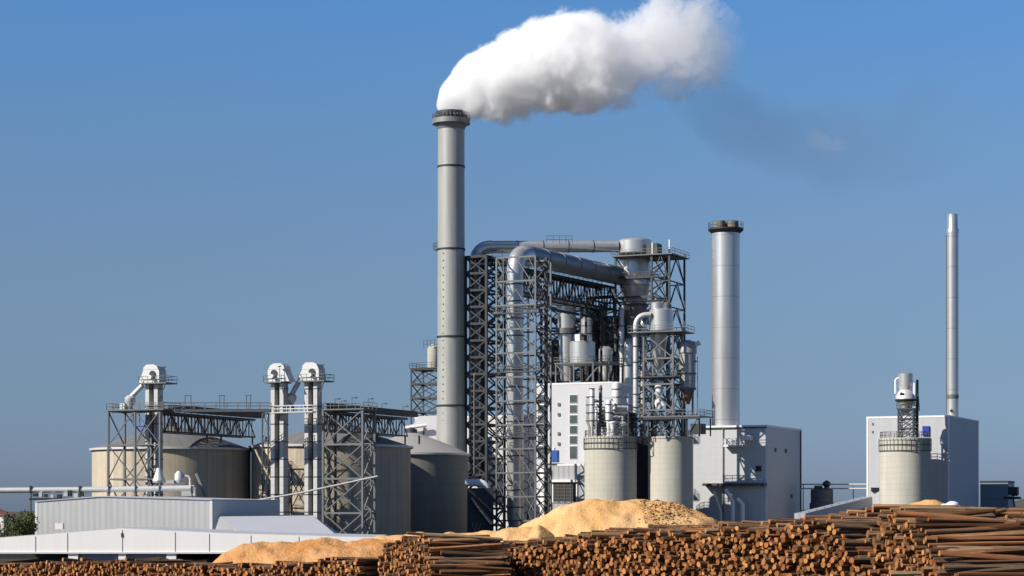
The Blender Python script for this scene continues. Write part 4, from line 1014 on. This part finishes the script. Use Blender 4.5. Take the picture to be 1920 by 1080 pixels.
part('hopper', MB().lathe(c, [(6 * k, zc(778)), (11 * k, zc(766)), (16 * k, zc(752))], 24), M_duct, t)
part('collar', MB().lathe(c, [(18 * k, zc(753)), (20 * k, zc(751)), (20 * k, zc(749)), (18 * k, zc(748))], 24), M_black, t)
part('gooseneck', MB().tube(bend([W(1688, 709, D), W(1679, 709, D), W(1679, 738, D)], .7, 6), .2, 10), M_trim, t)
part('motor', MB().tube([W(1688, 738, D - 1.4), W(1700, 742, D - 1.4)], .3, 10), M_steelm, t)
# far right low buildings
t, O, a, C, dp, zt = building('side_building', 1838, 436, 1890, 1902, 902, 'low slate-grey building right of the right-hand block', mat('slate_cladding', (.24, .28, .31), .5, .1, .06, .2, ring=(2.2, .08, .25)), trimm=M_steeld)
t = thing('switch_room', W(1895, 935, 428), 'little dark box on a bracket at the far right building corner', 'cabin')
part('box', MB().box(W(1890, 928, 428), U * 1.8, V * 2, Z * 1.6), M_steeld, t)
part('shelf', MB().box(W(1882, 936, 427.5), U * 3.0, V * 2.5, Z * .5), M_steeld, t)
part('cap', MB().lathe(W(1903, 930, 429), [(.6, 0), (.7, .9), (.4, 1.3)], 14), M_steeld, t)
part('prop', MB().beam(W(1900, 936, 428), W(1912, 975, 428) - Z * 4, .3), M_steelm, t)

# ---------------------------------------------------------------- sawdust heaps
def heap(name, outline, D, mt_, label, slope=.62, amp=.35, sx=.8, nx=150, ny=70, depth=None, seed=0):
    k = D / FPX; P = [((px - 960) * k, zz(D, py)) for px, py in outline]
    xa = P[0][0] - P[0][1] / .7; xb = P[-1][0] + P[-1][1] / .7
    P = [(xa, 0)] + P + [(xb, 0)]
    def prof(x):
        for a, b in zip(P, P[1:]):
            if a[0] <= x <= b[0]: return a[1] + (b[1] - a[1]) * (x - a[0]) / (b[0] - a[0] + 1e-9)
        return 0
    H = max(p[1] for p in P); dy = H / slope + 2; vs = []; fs = []
    for j in range(ny + 1):
        y = -dy + 2 * dy * j / ny
        for i in range(nx + 1):
            x = xa + (xb - xa) * i / nx; h = prof(x); q = abs(y) * slope
            z = h - (math.sqrt(q * q + 1.2) - 1.095)
            if z > .05: z += amp * (noise.fractal(Vector((x * sx * .5, y * sx * .5, seed)), 1., 2., 4)) * min(1, z) * .5
            vs.append(Vector((x, D + y, max(z, -.2))))
    n = nx + 1
    for j in range(ny):
        for i in range(nx): a = j * n + i; fs.append((a, a + 1, a + n + 1, a + n))
    c = GW(sum(o[0] for o in outline) / len(outline), D)
    return solo(name, MB().add(vs, fs, 0, True), mt_, c, label, 'sawdust heap', 'heaps of sawdust', rot=0)
heap('sawdust_heap', [(930, 1016), (965, 998), (990, 980), (1020, 962), (1050, 949), (1095, 940), (1150, 937), (1195, 940), (1240, 941), (1285, 949), (1320, 965), (1342, 980)], 232, M_dust, 'biggest pale yellow sawdust heap in front of the round silos', amp=.9)
heap('sawdust_heap', [(690, 1012), (755, 1001), (790, 997), (830, 1001), (880, 999), (930, 994), (985, 986), (1010, 986)], 226, M_dust, 'low pale sawdust ridge left of the biggest heap', amp=.7, seed=4)
heap('sawdust_heap', [(398, 1056), (425, 1034), (455, 1021), (540, 1015), (600, 1013), (680, 1011), (730, 1014), (800, 1030)], 180, M_dusto, 'orange-brown sawdust heap in front of the cream hall', amp=.7, seed=9)
heap('sawdust_heap', [(1640, 975), (1690, 953), (1715, 942), (1735, 937), (1752, 938), (1780, 948), (1830, 970)], 175, M_dust, 'small yellow sawdust heap peeping over the right-hand logs', slope=.5, amp=.4, seed=12)
from mathutils.bvhtree import BVHTree
_h = next(o for o in bpy.data.objects if o.name == 'sawdust_heap'); _me = _h.data
HV = BVHTree.FromPolygons([_h.matrix_world @ v.co for v in _me.vertices], [tuple(p.vertices) for p in _me.polygons])
m = MB()
for i in range(520):
    px = rnd.gauss(1248, 30); py = rnd.uniform(938, 988)
    if not (1195 < px < 1330) or rnd.random() > 1.1 - (py - 938) / 60: continue
    d_ = (W(px, py, 232) - Vector((0, 0, EYE))).normalized(); hit = HV.ray_cast(Vector((0, 0, EYE)), d_)[0]
    if hit is None: continue
    s_ = rnd.uniform(.07, .24); ax = Vector((rnd.uniform(-1, 1), rnd.uniform(-1, 1), rnd.uniform(-.5, .5))).normalized() * s_
    b_ = ax.cross(Z).normalized() * s_ * .7; m.box(hit - ax / 2 - b_ / 2 - Z * .03, ax, b_, Z * s_ * .6)
solo('bark_clods', m, M_clod, GW(1250, 228), 'dark bark lumps scattered on the right flank of the biggest heap', 'bark', kind='stuff', rot=0)

# ---------------------------------------------------------------- log piles
TH = R(40); AX = Vector((math.cos(TH), math.sin(TH), 0)); RW = Vector((-math.sin(TH), math.cos(TH), 0))
def log_mesh_data(seed, n=9):
    r_ = random.Random(seed); ring = [1 + r_.uniform(-.16, .16) for _ in range(n)]; vs = []; fs = []; ms = []
    for e, tp in ((-.5, 1.06), (0, .98), (.5, .90)):
        bx, by = r_.uniform(-.35, .35), r_.uniform(-.35, .35)
        for i in range(n):
            a = 2 * math.pi * i / n; vs.append(Vector((e, math.cos(a) * ring[i] * tp + bx, math.sin(a) * ring[i] * tp + by)))
    for s in range(2):
        for i in range(n): j = (i + 1) % n; fs.append((s * n + i, s * n + j, (s + 1) * n + j, (s + 1) * n + i)); ms.append(0)
    fs.append(tuple(range(n))[::-1]); ms.append(1); fs.append(tuple(range(2 * n, 3 * n))); ms.append(1)
    return vs, fs, ms
LM = [log_mesh_data(s) for s in range(6)]
LME = []
for i, (vs, fs, ms) in enumerate(LM):
    me = bpy.data.meshes.new('log'); me.from_pydata([tuple(v) for v in vs], [], [tuple(f) for f in fs]); me.materials.append(M_bark); me.materials.append(M_cut)
    me.polygons.foreach_set('material_index', ms); me.polygons.foreach_set('use_smooth', [q == 0 for q in ms]); me.update(); me.set_sharp_from_angle(angle=R(50)); LME.append(me)
LOGS = []           # (area, kindkey, matrix, variant)
def put_log(c, yaw, pitch, L, r, key, exposed_end, exposed_side):
    M = Matrix.Translation(c) @ Matrix.Rotation(yaw, 4, 'Z') @ Matrix.Rotation(-pitch, 4, 'Y') @ Matrix.Rotation(rnd.uniform(0, 6.28), 4, 'X') @ Matrix.Diagonal((L, r, r, 1))
    e = c - M.to_3x3().normalized() @ Vector((L / 2, 0, 0))
    a = 0
    def inview(p, lo=1082):
        px = 960 + FPX * p.x / p.y; py = HOR - FPX * (p.z - EYE) / p.y; return -10 < px < 1930 and py < lo
    k = FPX / c.y
    if exposed_end and inview(e): a += math.pi * r * r * abs(math.sin(yaw)) * k * k
    if exposed_side and inview(c): a += L * abs(math.cos(yaw)) * r * 1.3 * k * k * exposed_side
    LOGS.append((a, key + ('side' if exposed_side and inview(c) and a > 250 else 'end',), M, rnd.randrange(6)))
def pile(key, cx, cy,  smax, top, L, pitch=.33, rows=2, s0=0, slope=1.0, rowtop=None, gap=.5, seed=1, messy=.06, th=40, flat=None):
    TH = R(th); AX = Vector((math.cos(TH), math.sin(TH), 0)); RW = Vector((-math.sin(TH), math.cos(TH), 0))
    """cx, cy = foot line of the near end; logs point along AX, the row runs along RW"""
    for r in range(rows):
        off = r * (L + gap)
        T = (lambda s: top(s)) if r == 0 else (lambda s: rowtop(s, r))
        nlay = 45
        for lay in range(nlay):
            z = pitch * .5 + lay * pitch * .88
            smin = s0 - 1.0 + z / slope
            s = smin + (pitch / 2 if lay % 2 else 0) + rnd.uniform(-.1, .1); first = True
            while s < smax:
                tz = T(s) + .25 * noise.noise(Vector((s * .5, r * 7.1, seed)))
                if z < tz:
                    top_layer = z + pitch * 1.0 > tz
                    jl = rnd.uniform(-.45, .45) if r == 0 else rnd.uniform(-.5, .5)
                    rr = rnd.uniform(.36, .64) * pitch
                    c = Vector((cx, cy, 0)) + RW * (s + rnd.uniform(-.04, .04)) + AX * (off + L / 2 + jl); c.z = z + rnd.uniform(-.03, .03)
                    shell = top_layer or first or (s < smin + pitch * 2.2)
                    yaw = (TH if flat is None or not (first or s < smin + pitch * 2.2) else R(flat)) + rnd.gauss(0, R(5 if shell else .8)); pit = rnd.gauss(0, R(2.2 if shell else .4))
                    es = 1.0 if (first) else (.55 if (s < smin + pitch * 2.2) else (.35 if top_layer and c.z < EYE + .3 else 0))
                    if r > 0 and not (first or top_layer): es = 0
                    put_log(c, yaw, pit, L * rnd.uniform(.93, 1.05), rr, (key,), r == 0, es if r == 0 or z > 3 else 0)
                    first = False
                s += pitch * rnd.uniform(.92, 1.06)
def lin(*pts):
    def f(s):
        if s <= pts[0][0]: return pts[0][1]
        for a, b in zip(pts, pts[1:]):
            if s <= b[0]: return a[1] + (b[1] - a[1]) * (s - a[0]) / (b[0] - a[0])
        return pts[-1][1]
    return f
# middle long pile: its near foot right of px 1620
cM = Vector((16.7, 112, 0)) - RW * 4.4
tM = lin((4.5, 5.3), (8, 5.1), (12, 4.85), (20, 4.6), (27, 4.15), (30, 3.9), (37, 3.5))
TT = lin((4, 6.0), (9, 5.9), (10.5, 5.6), (14, 5.42), (20, 5.15), (23, 5.15), (27, 4.75), (30, 4.45), (37, 3.8))
pile('middle', cM.x, cM.y, 38.0, tM, 5.0, pitch=.24, rows=3, rowtop=lambda s, r: tM(s), slope=1.15, seed=2, flat=24)
# pile at left of it
THK = R(26); RK = Vector((-math.sin(THK), math.cos(THK), 0))
cK = Vector((-5.3, 128, 0)) - RK * 2.8
pile('short', cK.x, cK.y, 9.5, lin((0, 4.6), (5, 4.55), (8, 4.0), (10, 3.5)), 4.6, pitch=.24, rows=1, slope=1.6, seed=3, th=26, flat=12)
# low pile to the far left
cJ = Vector((-9.5, 134, 0))
pile('far', cJ.x, cJ.y, 54, lin((0, 3.05), (6, 2.7), (12, 2.5), (20, 2.2), (30, 2.45), (36, 2.3), (45, 1.9), (54, 1.7)), 5.0, pitch=.235, rows=1, slope=2.5, seed=4)
# right pile
THN = R(17); RN = Vector((-math.sin(THN), math.cos(THN), 0))
cN = Vector((20.6, 99, 0)) - RN * 2.9
pile('right', cN.x, cN.y, 11.5, lin((0, 6.0), (4, 6.0), (6, 5.85), (12, 5.7)), 5.4, pitch=.24, rows=2, slope=.75, rowtop=lambda s, r: 6.0 - .02 * s, seed=5, th=17, flat=10)
# loose logs lying crosswise on the tops of the middle pile, heaped up towards the back
for i in range(1100):
    s_ = rnd.uniform(4.2, 37); d_ = rnd.uniform(.6, 12); base = Vector((cM.x, cM.y, 0)) + RW * s_ + AX * d_
    z_ = tM(s_) + (.1 + (TT(s_) - tM(s_) - .1) * min(1, d_ / 4)) * rnd.random() ** .5
    L_ = rnd.uniform(3.4, 5.0); yw = rnd.gauss(R(8), R(9))
    c_ = Vector((base.x + 1.2, base.y + .4, z_)); px = 960 + FPX * (c_.x) / c_.y
    if px > 1740: continue
    put_log(c_, yw, rnd.gauss(0, R(1.6)), L_, rnd.uniform(.085, .14), ('top',), False, .5)
# loose logs over the flank of the right pile and its crest
for i in range(60):
    D_ = rnd.uniform(110, 120); px = rnd.uniform(1700, 1900)
    p = Vector(((px - 960) * D_ / FPX, D_, 6.28 - .004 * max(0, px - 1840) - rnd.uniform(0, .35))); put_log(p, rnd.gauss(R(8), R(6)), rnd.gauss(0, R(1)), rnd.uniform(4.2, 5.4), rnd.uniform(.10, .145), ('crest',), False, .9)
for i in range(16):                          # the odd log lying askew across the side-on flanks
    q_ = rnd.random(); p = Vector((20.5 + 3.5 * rnd.random(), 101.5 + 7 * q_, min(5.9, 2.6 + 3.9 * q_ * .85 + .25))); put_log(p, rnd.gauss(R(12), R(12)), rnd.gauss(0, R(5)), rnd.uniform(3.5, 5.4), rnd.uniform(.10, .15), ('right',), False, 1.)
LOGS.sort(key=lambda q: -q[0])
LAB = {('middle', 'end'): ('bark-brown log stacked end-on in the long middle pile, showing its round cut end', 'log ends of the long middle pile'),
       ('middle', 'side'): ('long brown log lying lengthwise along the top or right flank of the middle pile', 'lengthwise logs of the middle pile'),
       ('short', 'end'): ('log with pale yellow cut end in the short pile before the low sawdust ridge', 'log ends of the short pile'),
       ('short', 'side'): ('brown log lying lengthwise in the short pile between the orange and pale heaps', 'lengthwise logs of the short pile'),
       ('far', 'end'): ('log stacked end-on in the low pile before the cream hall', 'log ends of the low left pile'),
       ('far', 'side'): ('brown log lying lengthwise on the low pile before the cream hall', 'lengthwise logs of the low left pile'),
       ('right', 'end'): ('log showing its cut end in the pile at the right edge of the picture', 'log ends of the right-hand pile'),
       ('right', 'side'): ('long brown log lying lengthwise in the pile at the right edge of the picture', 'lengthwise logs of the right-hand pile'),
       ('top', 'side'): ('loose reddish log lying crooked on top of the middle pile right part', 'loose logs on the middle pile'),
       ('top', 'end'): ('loose reddish log lying crooked on top of the middle pile right part', 'loose logs on the middle pile'),
       ('crest', 'side'): ('log lying level on the very crest of the right-hand pile', 'logs on the right pile crest'),
       ('crest', 'end'): ('log lying level on the very crest of the right-hand pile', 'logs on the right pile crest')}
for a, key, M, v in LOGS[:300]:
    o = bpy.data.objects.new('log', LME[v]); COL.objects.link(o); o.matrix_world = M
    lb, gp = LAB[key]; setp(o, lb, 'log', gp)
vs = []; fs = []; ms = []
for a, key, M, v in LOGS[300:]:
    b = len(vs); V_, F_, S_ = LM[v]; vs += [tuple(M @ q) for q in V_]; fs += [tuple(b + i for i in f) for f in F_]; ms += S_
mb = MB(); mb.v = vs; mb.f = fs; mb.m = ms; mb.s = [q == 0 for q in ms]
solo('stacked_logs', mb, [M_bark, M_cut], Vector((0, 120, 0)), 'great mass of further cut logs filling the piles along the bottom', 'logs', kind='stuff', rot=0)
print('LOGS', len(LOGS), LOGS[299][0])
# white wrapped bundle on the right pile
p = W(1786, 951, 121)
m = MB().lathe(p, [(.3, -.1), (.42, .05), (.36, .22), (.15, .34)], 12)
m.lathe(p - X * .45 - Z * .05, [(.2, -.1), (.3, .02), (.2, .2), (.05, .26)], 10)
solo('plastic_sack', m, M_trim, p, 'small white sack lying on the logs beside the small yellow heap', 'sack', rot=0)
